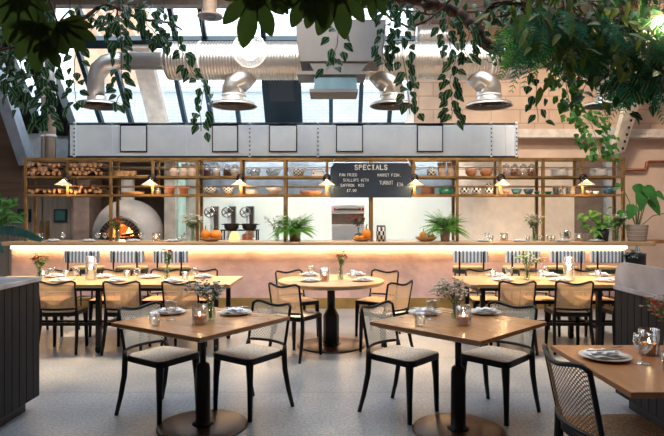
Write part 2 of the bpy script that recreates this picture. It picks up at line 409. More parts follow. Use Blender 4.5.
# sloping glazing over the kitchen
def G(X, t, off=0.): return Vector((X, 12-t+off*.74*-1, 3.53+1.1*t-off*.673))
w1 = sempty('window_1'); mb = MB()
for px in (38, 101, 131, 158, 185, 212, 239, 331, 360, 389):
    X = (px-HX)/F*12; mb.beam(G(X,-.118), G(X,1.18), .085, .12, up=(0,.74,.67))
for X in (-6.3,-4.7,-3.6,-3.0,-2.44,-1.31,-.3,.8): mb.beam(G(X,1.18), G(X,1.9), .09, .12, up=(0,.74,.67))
mb.beam(G(-W,1.2,.02), G(1.67,1.2,.02), .17, .2, up=(0,.74,.67)); mb.beam(G(-W,-.08,.02), G(1.67,-.08,.02), .1, .14, up=(0,.74,.67))
mb.build('frame', TEAL, w1)
mb = MB(); a, b_ = G(-W,-.1), G(1.67,1.9)
mb.add([G(-W,-.1), G(1.67,-.1), G(1.67,1.88), G(-W,1.88)], [(0,1,2,3)]); mb.build('pane', PANE, w1)
mb = MB(); mb.beam(G(-1.03,-.1,-.0), G(-1.03,1.2,-.0), .80, .07, up=(0,.74,.67)); mb.build('panel', mat('navy_panel', (.004,.012,.02), .5, spec=.3), w1)
mb = MB(); mb.beam(G(-1.03,.35,.06), G(-1.03,.75,.06), .5, .04, up=(0,.74,.67)); mb.build('hatch', DARK, w1)
# painted and black rafters
struct('trim_1', MB().beam(G(-3.66,-.12,.16), G(-3.66,1.2,.16), .37, .2, up=(0,.74,.67)), mat('warm_lit_white_rafter', (.72,.60,.50), .6))  # white rafter, warm light on it put into the peach colour
struct('trim_2', MB().beam(G(-5.66,-.1,.2), G(-5.66,1.9,.2), .38, .3, up=(0,.74,.67)), DARK)
struct('trim_3', MB().beam(G(-6.35,-.1,.15), G(-6.35,1.9,.15), .22, .2, up=(0,.74,.67)), DARK)
struct('trim_4', MB().box((-W,10.1,5.30),(1.67,10.3,5.75)), mat('grey_brown_beam', (.30,.25,.22), .7))
struct('trim_5', MB().box((1.58,11.9,3.3),(1.74,12.12,5.6)), WHITE)
struct('trim_6', MB().beam(P(-6,62,9.4), P(27,162,10.5), .2, .26), mat('blue_grey_rafter', (.40,.47,.56), .4, .4))
mb = MB(); mb.prism([(PX(-60,10.6),PZ(50,10.6)),(PX(-6,10.6),PZ(72,10.6)),(PX(26,10.6),PZ(162,10.6)),(PX(20,10.6),PZ(196,10.6)),(PX(-60,10.6),PZ(196,10.6))], 10.55, 10.7, Matrix(((1,0,0,0),(0,0,1,0),(0,1,0,0),(0,0,0,1))))
struct('wall_gable', mb, wood('dark_brown_boards', (.10,.055,.035), (.17,.10,.065), .6, .5, 0))
struct('trim_7', MB().box((-6.7,11.95,2.62),(-5.2,12.1,3.3)), mat('pale_blue_sheet', (.62,.70,.76), .5))
# right side steelwork
mb = MB(); mb.box((PX(518,11.8),11.8,PZ(137,11.8)),(W,11.98,PZ(129,11.8))); mb.box((PX(518,11.7),11.66,PZ(137.6,11.7)),(W,11.98,PZ(135.6,11.7)))
for i in range(40): mb.lathe([(.012,-.01),(.012,.01)], 6, (PX(522,11.65)+i*.1,11.655,PZ(133,11.7)), None) if 0 else mb.box((PX(522,11.8)+i*.1-.012,11.785,PZ(134,11.8)),(PX(522,11.8)+i*.1+.012,11.8,PZ(133,11.8)))
struct('trim_8', mb, mat('pale_girder_paint', (.66,.60,.54), .5))
mb = MB(); mb.box((PX(604,11.6),11.5,0),(PX(614,11.6),11.66,PZ(128,11.6))); struct('trim_9', mb, mat('grey_column_paint', (.45,.46,.48), .5))
sg = MB(); sg.beam(P(645,55,10.2)+(P(645,55,10.2)-P(617,152,11.4))*.70, P(617,152,11.4), .30, .10, up=(.2,-1,.1)); so = struct('trim_10', sg, mat('cream_girder', (.80,.74,.62), .45))
hb = MB()
for i in range(13):
    a = P(645,55,10.2).lerp(P(617,152,11.4), (i+.5)/13)
    for s in (-.07,.07): hb.cbox((a.x+s, a.y-.055, a.z), (.035,.02,.05))
hb.build('slot', DARK, so)
# exterior
EXB = bricks('white_painted_brick', (.54,.56,.58), (.50,.53,.55), (.40,.44,.48), .235, .085, .012, .7)
place(MB().box((-10,15,0),(4,15.3,4.82)).box((-10,14.95,4.82),(4,15.35,5.0)), 'exterior_brick_wall', EXB, 'white painted brick wall standing outside beyond the sloping roof glazing', 'wall', (0,0,0))
TAN = mat('tan_render', (.55,.33,.20), .7)
nb = thing('exterior_building', 'tan boarded gable of the neighbouring building seen through the upper roof glazing', 'building', (0,0,0))
MB().box((-7.2,15.6,0),(-5.3,17,7.4)).build('wall', TAN, nb); mb = MB()
for i in range(6): mb.beam((-5.2+i*.0-.25*i,15.5,6.2),(-6.0-.25*i,15.5,7.4), .05, .05)
mb.build('batten', mat('cream_batten', (.7,.5,.35)), nb)
# kitchen back walls
SPL = mat('white_wall_panel', (.78,.83,.78), .35, var=.015, scale=1)
SPB = mat('beige_wall_panel', (.68,.57,.47), .5, var=.04)
KW = 11.6
struct('wall_kitchen_white', MB().box((-2.73,KW,0),(2.59,KW+.12,1.93)), SPL)
struct('wall_kitchen_beige', MB().box((2.59,KW,0),(5.02,KW+.12,2.62)), SPB)
struct('wall_kitchen_grey', MB().box((-3.25,KW,0),(-2.73,KW+.12,2.62)), mat('grey_beige_panel', (.40,.37,.33), .5))
struct('wall_kitchen_steel', MB().box((-2.73,KW-.02,1.93),(2.59,KW+.12,2.9)), mat('dull_dark_steel', (.20,.24,.29), .42, .5))
struct('wall_kitchen_taupe', MB().box((5.02,KW,0),(5.6,KW+.1,2.62)), mat('dark_taupe', (.16,.12,.10), .6))
struct('wall_pillar_pink', MB().box((-5.22,11.3,0),(-4.9,11.9,2.62)), mat('pinkish_plaster', (.42,.30,.25), .7))
struct('wall_pillar_pale', MB().box((-3.28,10.95,0),(-3.06,11.58,2.62)), mat('pale_plaster', (.60,.56,.50), .6))
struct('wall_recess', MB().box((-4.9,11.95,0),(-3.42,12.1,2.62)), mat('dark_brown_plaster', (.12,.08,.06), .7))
struct('trim_11', MB().box((-3.055,11.0,0),(-3.02,11.58,2.62)), mat('pale_green_edge', (.42,.60,.55), .3))
PLK = mat('grey_taupe_boards', (.34,.28,.23), .6, var=.12, scale=2, stretch=(6,6,.5))
def boards(mb, x0, x1, y, th, z0, z1, w=.2, gap=.006):
    n = max(1, round((x1-x0)/w)); s = (x1-x0)/n
    for i in range(n): mb.box((x0+i*s+gap/2,y,z0),(x0+(i+1)*s-gap/2,y+th,z1))
    mb.box((x0,y+th*.7,z0),(x1,y+th*1.2,z1)); return mb
struct('wall_kitchen_left', boards(MB(), -7.0, PX(8,11.5), 11.5, .1, 0, 2.3), PLK)
struct('trim_12', MB().box((-7.0,11.42,2.05),(-5.22,11.66,2.62)), mat('brown_lintel', (.14,.09,.065), .6))
for i, (a, b2, wx, hx) in enumerate(((8,42,24,40),(42.6,80,60.2,46))):
    d = sempty('door_%d' % (i+1)); x0, x1 = PX(a,11.5), PX(b2,11.5)
    boards(MB(), x0+.01, x1-.01, 11.5, .06, .02, 2.05, .2, .006).build('leaf', PLK, d)
    c = P(wx, 215.5, 11.46); fr = MB().cbox((c.x,11.48,c.z),(.26,.04,.26)).build('window_frame', TEAL, d)
    MB().cbox((c.x,11.455,c.z),(.2,.01,.2)).build('pane', mat('green_glass', (.05,.16,.15), .12), fr)
    h = P(hx, 231, 11.4); MB().cbox((h.x,11.46,h.z),(.06,.03,.42)).build('handle', BRASS, d)
# overhead kitchen hood box
hd = thing('extract_hood', 'long stainless steel extract hood box running above the whole open kitchen', 'hood', (0,0,0))
x0, x1 = PX(68,10.6), PX(518,10.6); zt, zb = PZ(123,10.6), PZ(156,10.6)
MB().box((x0,10.6,zb),(x1,10.64,zt)).box((x0,10.6,zt-.04),(x1,12.0,zt)).box((x0,11.96,zb+.1),(x1,12.0,zt)).box((x0,10.6,zb),(x0+.04,12.0,zt)).box((x1-.04,10.6,zb),(x1,12.,zt)).build('casing', STEEL, hd, bevel=.004)
for px in (112,186,203,251,302,333,382,398,455,472,491,506):
    X = PX(px,10.6); MB().box((X-.006,10.585,zb+.01),(X+.006,10.602,zt-.01)).build('seam', STEEL, hd)
for px in (75,250,318,491,516):
    X = PX(px,10.6); f = MB().box((X-.02,10.57,zb-.02),(X+.02,10.6,zt+.02)).build('flange', STEEL, hd); mb = MB()
    for k in range(8): mb.cbox((X, 10.565, zb+.03+k*(zt-zb-.06)/7),(.022,.012,.022))
    mb.build('bolt', DARK, f)
for px0, px1 in ((121,146),(213,237),(270,296),(337,362),(418,442)):
    X0, X1, Z0, Z1 = PX(px0,10.58), PX(px1,10.58), PZ(151,10.58), PZ(126,10.58)
    fr = MB(); fr.box((X0-.02,10.575,Z0-.02),(X1+.02,10.6,Z0)); fr.box((X0-.02,10.575,Z1),(X1+.02,10.6,Z1+.02)); fr.box((X0-.02,10.575,Z0),(X0,10.6,Z1)); fr.box((X1,10.575,Z0),(X1+.02,10.6,Z1))
    pn = MB().box((X0,10.57,Z0),(X1,10.6,Z1)).build('access_panel', mat('bright_panel_steel', (.93,.97,1.0), .3, .1, var=.02), hd, bevel=.004); fr.build('gasket', DARK, pn)
MB().box((x0,10.585,zb-.05),(x1,10.64,zb)).build('gap_shade', DARK, hd)  # dark strip standing in for the shaded gap under the hood
MB().box((x0+.05,10.66,zb+.28),(x1-.05,11.95,zb+.32)).build('filter_recess', STEEL, hd)
# fluorescent tubes under the hood
TUBE = emis('tube_light', (1,.99,.93), 50)
for i, (a, b2) in enumerate(((-2.4,-.9),(-.5,1.0),(1.2,2.5))):
    t = thing('tube_light', ('kitchen tube light under the hood above the black pots','kitchen tube light under the hood above the grill','kitchen tube light under the hood above the white wall')[i], 'light', ((a+b2)/2,11.15,zb+.28), 0, 'tube lights under the hood')
    l = (b2-a)/2; MB().box((-l,-.05,-.04),(l,.05,0)).build('housing', WHITE, t); MB().box((-l+.03,-.03,-.06),(l-.03,.03,-.04)).build('tube', TUBE, t)
# copper pipe
cp = MB(); cp.tube([P(624,170,11.9),P(645,170,11.9),P(646,168,11.9),P(647,163,11.9),P(649,162,11.9),P(690,162,11.9)], .035, 8)
place(cp, 'copper_pipe', mat('copper', (.30,.10,.05), .4, .6), 'copper pipe stepping up across the pale wall beside the shelving', 'pipe', (0,0,0))

# ---------------------------------------------------------------- cabinets in the foreground
def station(name, label, xs, y0, y1, zt, panel):
    s = 1 if xs > 0 else -1; x0, x1 = (xs, xs+s*1.2)
    t = thing(name, label, 'cabinet', (xs, y0, 0)); lo, hi = min(0, s*1.2), max(0, s*1.2); D = y1-y0
    mb = MB(); n = round(D/.095); q = D/n
    for i in range(n):
        a, b2 = sorted((0, s*.03)); mb.box((a, i*q+.004, .1),(b2, (i+1)*q-.004, zt-.035))
    for i in range(12):
        a = lo+.1*i; mb.box((a+.004, D-.03, .1),(a+.096, D, zt-.035)); 
    mb.box((lo+.012,.012,.1),(hi-.012,D-.012,zt-.035)); mb.build('body', SLAT, t)
    k = sorted((s*.07, s*1.14)); MB().box((k[0],.06,0),(k[1],D-.07,.1)).build('toe_kick', DARK, t)
    k = sorted((-s*.012, s*1.21)); MB().box((k[0],-.01,zt-.035),(k[1],D+.012,zt)).build('worktop', MARBLE, t, bevel=.006)
    if panel:
        Z = Matrix(((0,0,1,0),(1,0,0,0),(0,1,0,0),(0,0,0,1)))   # (u,v,w)->(x=w,y=u,z=v)
        r = .13; pts = [(0,0),(D,0)]; hgt = .185
        for i in range(9):
            a = PI/2*i/8; pts.append((D-r+r*math.cos(a), hgt-r+r*math.sin(a)))
        pts.append((0,hgt)); mb = MB(); k = sorted((-s*.005, s*.03)); mb.prism(pts, k[0], k[1], Z)
        mb.build('upstand', MARBLE, t, loc=(0,0,zt), bevel=.004)
    return t
station('waiter_station', 'dark boarded waiter station with marble top beside the left long table', -2.25, 3.1, 4.31, 1.01, False)
station('service_counter', 'dark boarded service counter with rounded grey marble upstand on the right', 2.215, 2.9, 4.38, .94, True)

# ---------------------------------------------------------------- the bar
bar = thing('bar_counter', 'long bar with pink plaster front, wooden top and glowing strip under its edge', 'bar', (0,8.75,0))
MB().box((-5.15,.25,.17),(4.71,.78,1.015)).build('front', PLASTER, bar)
MB().box((-5.13,.24,0),(4.69,.7,.17)).build('kick_plate', mat('brass_kick_plate', (.42,.27,.09), .4, .5), bar)
mb = MB(); pts = [(-5.18,0),(5.02,0),(5.12,.1),(4.85,.82),(-5.18,.82)]; mb.prism(pts, 1.015, 1.08)
mb.build('bar_top', wood('bar_top_oak', (.50,.33,.19), (.62,.43,.26), .32, 1, 0, .3), bar, bevel=.008)
MB().box((-5.12,.17,.965),(4.70,.235,1.015)).build('light_strip', emis('bar_led', (1,.66,.32), 10), bar)
sl = thing('side_ledge', 'brown wooden side ledge to the right of the potted alocasia', 'ledge', (PX(652,9.3),9.3,0))
MB().box((0,0,1.03),(1.1,.5,1.09)).build('top', OAKR, sl, bevel=.006); MB().box((.9,.1,0),(1.0,.4,1.03)).build('support', OAKR, sl)
# low kitchen counter behind the bar
kc = thing('kitchen_counter', 'stainless kitchen counter running behind the bar under the white wall', 'counter', (0,10.7,0))
MB().box((-2.7,.05,0),(4.9,.85,.9)).build('body', STEEL, kc); MB().box((-2.72,0,.9),(4.92,.88,.94)).build('worktop', STEEL, kc, bevel=.005)

# ---------------------------------------------------------------- brass shelving on the bar
YF, YR = 9.1, 9.39; ZL, ZM, ZT = 1.84, 2.135, 2.43; ZB = 1.08
sh = thing('bar_shelving', 'two tier brass shelving gantry standing on the bar top', 'shelving', (0,YF,ZB))
FP = [26,111,197.5,285,371.5,457,543,623]; MP = [68,153,241,327,414,500,582]
XP = [PX(p,YF) for p in FP]; XM = [PX(p,YF) for p in MP]; d = YR-YF; h = lambda z: z-ZB
for X in XP:
    for y in (0, d): MB().box((X-.023,y-.023,0),(X+.023,y+.023,h(ZT))).build('post', BRASS, sh, bevel=.003, seg=1)
for X in XM:
    for y in (0, d): MB().box((X-.02,y-.02,h(ZL)-.02),(X+.02,y+.02,h(ZT))).build('upright', BRASS, sh)
a, b2 = XP[0]-.023, XP[-1]+.023
for z in (ZL, ZM):
    mb = MB(); mb.box((a,-.03,h(z)-.035),(b2,-.018,h(z))); mb.box((a,d+.018,h(z)-.035),(b2,d+.03,h(z))); mb.box((a,-.02,h(z)-.012),(b2,d+.02,h(z))); mb.build('shelf', BRASS, sh)
for y in (0, d): MB().box((a,y-.03,h(ZT)-.035),(b2,y+.03,h(ZT))).build('top_rail', BRASS, sh)
for X in XP+XM: MB().box((X-.02,0,h(ZT)-.035),(X+.02,d,h(ZT)-.005)).build('cross_rail', BRASS, sh)
for z in (1.97, 2.275):
    for y in (-.015, d+.012): MB().tube([(a,y,h(z)),(b2,y,h(z))], .007, 6).build('guard_rod', BRASS, sh)

# sconces fixed to the uprights
BULB = emis('warm_bulb', (1,.70,.36), 90)
def sconce():
    t = thing('wall_sconce', '', 'lamp'); 
    MB().lathe([(.001,0),(.058,0),(.066,.012),(.066,.03),(.04,.045),(.001,.045)], 20, M=Matrix.Rotation(PI/2,4,'X')).build('backplate', IRON, t)
    MB().tube([(0,-.03,0),(0,-.09,.0),(0,-.12,-.02),(0,-.13,-.05)], .009, 8).build('arm', BRASS, t)
    mb = MB(); mb.lathe([(.012,-.035),(.03,-.05),(.13,-.115),(.132,-.12),(.124,-.117),(.028,-.056)], 24, (0,-.13,0), caps=False); mb.build('lamp_shade', leaf_mat('opal_shade', (.88,.84,.76), None, .4, .5, .02), t)
    MB().blob((0,-.13,-.085), .02,.02,.03, 10, 6).build('bulb', BULB, t)
    return t
sp_ = Proto(sconce())
slab = ['above the split firewood','beside the stacked kindling','beside the pale jars','left of the specials board','right of the specials board','beside the four spice jars','beside the stacked white plates']
SX = []
for X, l in zip(XM, slab):
    X2 = X
    sp_.put((X2, YF-.032, 2.10), 0, 'white cone shade lamp on the brass shelving '+l, 'sconces on the shelving'); SX.append(X2)
    light('sconce_glow', 'POINT', (X2, YF-.162, 1.985), 3.6, (1,.62,.28), .03)
# ================================================================== CHAIRS AND TABLES
def cane_panel(fn, nu, nv, w, hgt):
    mb = MB(); vs = []; uv = []; fs = []
    for j in range(nv+1):
        for i in range(nu+1):
            u, v = i/nu, j/nv; vs.append(fn(u, v)); uv.append((u*w, v*hgt))
    for j in range(nv):
        for i in range(nu):
            k = j*(nu+1)+i; fs.append((k,k+1,k+nu+2,k+nu+1))
    mb.add(vs, fs, uv, True); return mb
def chair(name, cane, seatm):
    """front is +Y"""
    t = thing(name, '', 'chair'); hw = .195
    def back(u, v):             # u across, v 0 (z .49) .. 1 (top)
        x = (u-.5)*2; bow = .055*(1-x*x)
        top = .775+.016*math.cos(x*PI*1.0)*-1+(.0 if abs(x) < .8 else -.022*((abs(x)-.8)/.2)**2)
        z = .485+(top-.485)*v; lean = -.185-(z-.44)*.20
        return Vector((x*hw*(1+.03*v), lean-bow, z))
    cane_panel(back, 12, 6, .39, .3).build('backrest', cane, t)
    loop = [back(i/14,1) for i in range(15)]+[back(1,1-j/5) for j in range(1,6)]+[back(1-i/14,0) for i in range(1,15)]+[back(0,j/5) for j in range(1,5)]
    MB().tube(loop, .0115, 8, True).build('back_frame', BLACK, t)
    for s in (-1,1):
        p = back(.5+.5*s, 0)
        pts = [(s*.215,-.262,0),(s*.208,-.222,.14),(s*.2,-.19,.30),(s*.197,-.185,.42),(s*hw, p.y, p.z)]
        MB().tube(pts, [.015,.018,.021,.022,.015], 8).build('leg', BLACK, t)
        MB().tube([(s*.185,.17,0),(s*.18,.165,.25),(s*.172,.16,.40),(s*.17,.158,.43)], [.017,.023,.030,.036], 8).build('leg', BLACK, t)
    o = []
    for (x, y, r) in ((.205,.20,.06),(-.205,.20,.06),(-.19,-.21,.07),(.19,-.21,.07)):
        cx, cy = x-math.copysign(r,x), y-math.copysign(r,y); a0 = {(1,1):0,(-1,1):PI/2,(-1,-1):PI,(1,-1):1.5*PI}[(int(math.copysign(1,x)),int(math.copysign(1,y)))]
        for k in range(5): a = a0+PI/2*k/4; o.append((cx+r*math.cos(a), cy+r*math.sin(a)))
    MB().prism(o, .402, .447).build('seat_frame', BLACK, t, bevel=.006)
    mb = MB(); n = len(o); c = len(o); vs = [(x*.955,y*.955,.4475) for x, y in o]+[(x*.9,y*.9,.453) for x, y in o]+[(0,0,.450)]
    fs = [(i,(i+1)%n,n+(i+1)%n,n+i) for i in range(n)]+[(n+i,n+(i+1)%n,2*n) for i in range(n)]
    mb.add(vs, fs, [(v[0],v[1]) for v in vs], True); mb.build('seat', seatm, t)
    return t
CH = Proto(chair('dining_chair', CANE, SEATC)); CF = Proto(chair('dining_chair', CANEW, SEATC)); CE_ = Proto(chair('dining_chair', CANEB, SEATB)); CT = Proto(chair('dining_chair', CANE, SEATT))
def rz_of(hx, hy): return math.atan2(-hx, hy)
GF = 'cane chairs at the two square tables'
CF.put((-1.265,4.20,0), rz_of(.85,-.53), 'black cane chair at the left corner of the left square table', GF)
CF.put((-.635,4.27,0), rz_of(-.60,-.80), 'black cane chair at the right corner of the left square table', GF)
CF.put((.545,4.22,0), rz_of(.75,-.66), 'black cane chair at the left corner of the right square table', GF)
CF.put((1.225,4.20,0), rz_of(-.72,-.69), 'black cane chair at the right corner of the right square table', GF)
CE_.put((1.355,2.62,0), rz_of(1,.04), 'black bentwood chair with brown cane back, nearest of all the chairs', 'nearest cane chair', (1.12,1.06,1.05))
GN = 'cane chairs backed up to the left long table'
for X, l, r in ((-2.955,'beside waiter station',.10),(-2.245,'second from waiter station',.03),(-1.61,'behind square table flowers',-.02)):
    CH.put((X,6.2,0), r, 'black cane chair, near side of left long table, '+l, GN, (.95,1,1))
for X, l in ((-3.5,'in front of red posy'),(-2.80,'by candle lantern'),(-2.16,'by tall flowers'),(-1.68,'at the right end')):
    CT.put((X,7.05,0), PI+.02, 'cane chair, bar side of left long table, '+l, 'cane chairs on the bar side of the left long table', (.95,1,1))
for X, l, r in ((1.98,'at its left end',-.03),(2.6,'in the middle',-.09),(3.24,'half hidden by counter',-.08)):
    CH.put((X,6.2,0), r, 'black cane chair, near side of right long table, '+l, 'cane chairs backed up to the right long table', (.95,1,1))
for X, l in ((1.93,'at the left end'),(2.62,'by white flowers'),(3.3,'by candle lantern')):
    CT.put((X,7.05,0), PI-.02, 'cane chair, bar side of right long table, '+l, 'cane chairs on the bar side of the right long table', (.95,1,1))
GR = 'cane chairs round the round table'
CH.put((-.36,5.94,0), rz_of(.53,.85), 'cane chair at round table, near left, back to the camera', GR)
CH.put((.555,6.10,0), rz_of(-.66,.75), 'cane chair at round table, near right, back to the camera', GR)
CT.put((-.41,6.93,0), rz_of(.55,-.83), 'cane chair at round table, far left, facing the camera', GR)
CT.put((.54,6.95,0), rz_of(-.55,-.83), 'cane chair at round table, far right, facing the camera', GR)

# pedestal tables
def square_table(label, cx, cy, ang, side=.865):
    t = thing('square_table', label, 'table', (cx,cy,0), ang, 'square oak pedestal tables')
    h = side/2; mb = MB(); mb.box((-h,-h,.722),(h,h,.75)); mb.build('tabletop', OAK, t, bevel=.004)
    mb = MB(); q = h-.045; p = h-.02
    vs = [(-q,-q,.705),(q,-q,.705),(q,q,.705),(-q,q,.705),(-p,-p,.722),(p,-p,.722),(p,p,.722),(-p,p,.722)]
    mb.add(vs, [(3,2,1,0),(4,5,6,7),(0,1,5,4),(1,2,6,5),(2,3,7,6),(3,0,4,7)]); mb.build('chamfered_edge', OAKR, t)
    MB().lathe([(.315,0),(.315,.008),(.30,.014),(.07,.016)], 48).build('base', BRONZE, t)
    MB().lathe([(.075,.016),(.075,.022),(.052,.026),(.050,.40),(.044,.435),(.026,.45)], 28).build('column', IRON, t)
    MB().lathe([(.022,.44),(.022,.705)], 20).build('upper_post', IRON, t)
    MB().box((-.2,-.03,.695),(.2,.03,.706)).build('mounting_plate', IRON, t)
    return t
TL = (-.909,3.945); TR = (.870,3.858)
AL = math.atan2(.70,.469)-PI/2; AR = math.atan2(.615,.623)-PI/2
square_table('square oak pedestal table left of centre, four-seat with a rust-red candle cup', TL[0], TL[1], AL, .87)
square_table('square oak pedestal table right of centre, with baby\'s breath flowers', TR[0], TR[1], AR, .862)
t = thing('dining_table', 'warm oak dining table in the near right corner with cutlery on a plate', 'table', (1.655,2.727,0))
MB().box((-.425,-.423,.722),(.425,.423,.75)).build('tabletop', OAKR, t, bevel=.004)
MB().lathe([(.30,0),(.30,.01),(.07,.014)], 40, (.1,0,0)).build('base', BRONZE, t); MB().lathe([(.05,.014),(.05,.42),(.025,.45),(.025,.722)], 24, (.1,0,0)).build('column', IRON, t)
RT = (-.01,6.42)
t = thing('round_table', 'large round oak table on an octagonal black pedestal in the centre', 'table', (RT[0],RT[1],0))
MB().lathe([(.001,.70),(.57,.70),(.605,.722),(.605,.745),(.60,.75),(.001,.75)], 64, caps=False).build('tabletop', OAKY, t)
MB().lathe([(.39,0),(.39,.01),(.375,.016),(.08,.018)], 56).build('base', BRONZE, t)
MB().lathe([(.115,.018),(.115,.024),(.09,.026),(.09,.34),(.05,.42),(.038,.43)], 8, smooth=False).build('column', IRON, t)
MB().lathe([(.045,.42),(.045,.70)], 10).build('upper_post', IRON, t)

def long_table(label, x0, x1, y0=5.97, y1=6.84):
    t = thing('long_table', label, 'table', ((x0+x1)/2,(y0+y1)/2,0), 0, 'long trestle dining tables'); L = (x1-x0)/2; D = (y1-y0)/2
    mb = MB(); mb.box((-L,-D,.712),(L,D,.75)); mb.build('tabletop', OAKY, t, bevel=.004)
    MB().box((-L+.12,-D+.06,.672),(L-.12,-D+.10,.712)).box((-L+.12,D-.10,.672),(L-.12,D-.06,.712)).build('apron', IRON, t)
    xs = [-L+.16, L-.16]+([0.] if L > 1 else [])
    for x in xs:
        for y in (-D+.08, D-.08): MB().box((x-.025,y-.025,.05),(x+.025,y+.025,.712)).build('leg', IRON, t)
        MB().box((x-.02,-D+.08,.25),(x+.02,D-.08,.29)).box((x-.02,-D+.08,.64),(x+.02,D-.08,.68)).build('cross_bar', IRON, t)
        for y in (-D+.08, D-.08):
            MB().lathe([(.001,-.02),(.045,-.02),(.05,0),(.045,.02),(.001,.02)], 12, (x,y,.05), Matrix.Translation((x,y,.05)) @ Matrix.Rotation(PI/2,4,'Y') @ Matrix.Translation((-x,-y,-.05))).build('castor', IRON, t)
    MB().box((-L+.16,-.02,.25),(L-.16,.02,.29)).box((-L+.16,-D+.3,.25),(L-.16,-D+.33,.285)).build('stretcher', IRON, t)
    return t
long_table('long oak trestle table on the left between waiter station and bar', -3.95, -1.09)
long_table('long oak trestle table on the right between service counter and bar', 1.466, 4.3)

# bar stools
STRIPE = ramp_mat('striped_fabric', [(0,(.74,.76,.80)),(.52,(.13,.19,.29))], 19., 0, .85)
SGREEN = mat('dark_green_velvet', (.015,.035,.03), .7)
SEATLIT = mat('led_lit_seat_top', (.55,.36,.15), .5)  # yellow LED light on the seat tops is put into this colour
def stool():
    t = thing('bar_stool', '', 'stool')          # front is +Y, towards the bar
    mb = MB(); n = 10; vs = []; fs = []
    for i in range(n+1):
        x = -.25+.5*i/n; y = -.21+.03*(2*i/n-1)**2*1
        for (dy, z) in ((-.025,.80),(-.03,.815),(-.03,.955),(-.02,.97),(.02,.97),(.03,.955),(.03,.815),(.025,.80)): vs.append((x, y+dy, z))
    for i in range(n):
        for k in range(8): l = (k+1)%8; fs.append((i*8+k,i*8+l,(i+1)*8+l,(i+1)*8+k))
    fs.append(tuple(range(8))[::-1]); fs.append(tuple(n*8+k for k in range(8)))
    mb.add(vs, fs, None, False); mb.build('backrest', STRIPE, t)
    MB().prism([(.225*math.copysign(abs(math.cos(a))**.6,math.cos(a)), .19*math.copysign(abs(math.sin(a))**.6,math.sin(a))) for a in [2*PI*k/24 for k in range(24)]], .63, .69).build('seat_base', SGREEN, t)
    MB().prism([(.22*math.copysign(abs(math.cos(a))**.6,math.cos(a)), .185*math.copysign(abs(math.sin(a))**.6,math.sin(a))) for a in [2*PI*k/24 for k in range(24)]], .69, .725).build('seat', SEATLIT, t, bevel=.012)
    for s in (-1,1):
        MB().tube([(s*.17,-.245,.0),(s*.175,-.23,.45),(s*.175,-.25,.80),(s*.175,-.252,.965)], .013, 6).build('leg', IRON, t)
        MB().tube([(s*.19,.2,0),(s*.17,.14,.63)], .013, 6).build('leg', IRON, t)
    MB().tube([(-.172,-.235,.25),(.172,-.235,.25),(.18,.18,.25),(-.18,.18,.25)], .01, 6, True).build('footrest', IRON, t)
    return t
ST = Proto(stool())
for px, l in ((81.5,'nearest the double doors'),(127,'below the pizza oven'),(170,'at the right end of the left row'),(471.5,'at the left end of the right row'),(523,'behind the white flowers'),(568,'behind the candle lantern'),(609,'at the right end of the right row')):
    ST.put((PX(px,8.25),8.45,0), R.uniform(-.05,.05), 'bar stool with striped back, '+l, 'striped bar stools')
# planter and armchair at the right
pl = thing('tall_planter', 'tall black planter with silvery leaves below the right end of the bar', 'plant', (PX(634,8.3),8.3,0))
MB().lathe([(.13,0),(.14,.02),(.16,.88),(.165,.93),(.15,.93),(.145,.88),(.001,.88)], 20).build('pot', DARK, pl)
mb = MB()
for i in range(60):
    a = R.uniform(0,2*PI); d_ = Vector((math.cos(a)-.5, math.sin(a)-.5, R.uniform(-.1,.9))); mb.leaf((R.uniform(-.1,.1)-.04,R.uniform(-.1,.08),.90+R.uniform(0,.03)), d_, (0,0,1), R.uniform(.08,.16), .06, .35)
mb.build('foliage', leaf_mat('silver_leaf', (.05,.09,.08), (.55,.62,.62)), pl)
ac = thing('armchair', 'dark grey upholstered chair behind the marble upstand at the right edge', 'chair', (PX(676,7.1),7.0,0), .15)
GREY = mat('charcoal_upholstery', (.03,.032,.038), .8)
mb = MB(); n = 12; vs = []; fs = []
for i in range(n+1):
    a = PI*(i/n); x = -.27*math.cos(a); y = -.02-.25*math.sin(a)
    for (q, z) in ((1,.42),(1,.90-.10*abs(math.cos(a))),(.86,.90-.10*abs(math.cos(a))),(.86,.42)): vs.append((x*q, y*q, z))
for i in range(n):
    for k in range(4): l = (k+1)%4; fs.append((i*4+k,i*4+l,(i+1)*4+l,(i+1)*4+k))
fs += [(3,2,1,0),(n*4,n*4+1,n*4+2,n*4+3)]; mb.add(vs, fs, None, True); mb.build('backrest', GREY, ac, bevel=.01)
MB().prism([(-.24,-.22),(.24,-.22),(.25,.2),(-.25,.2)], .38, .47).build('seat', GREY, ac, bevel=.02)
for sx in (-1,1):
    for sy in (-1,1): MB().tube([(sx*.23,sy*.2,0),(sx*.19,sy*.17,.39)], [.011,.017], 8).build('leg', BLACK, ac)

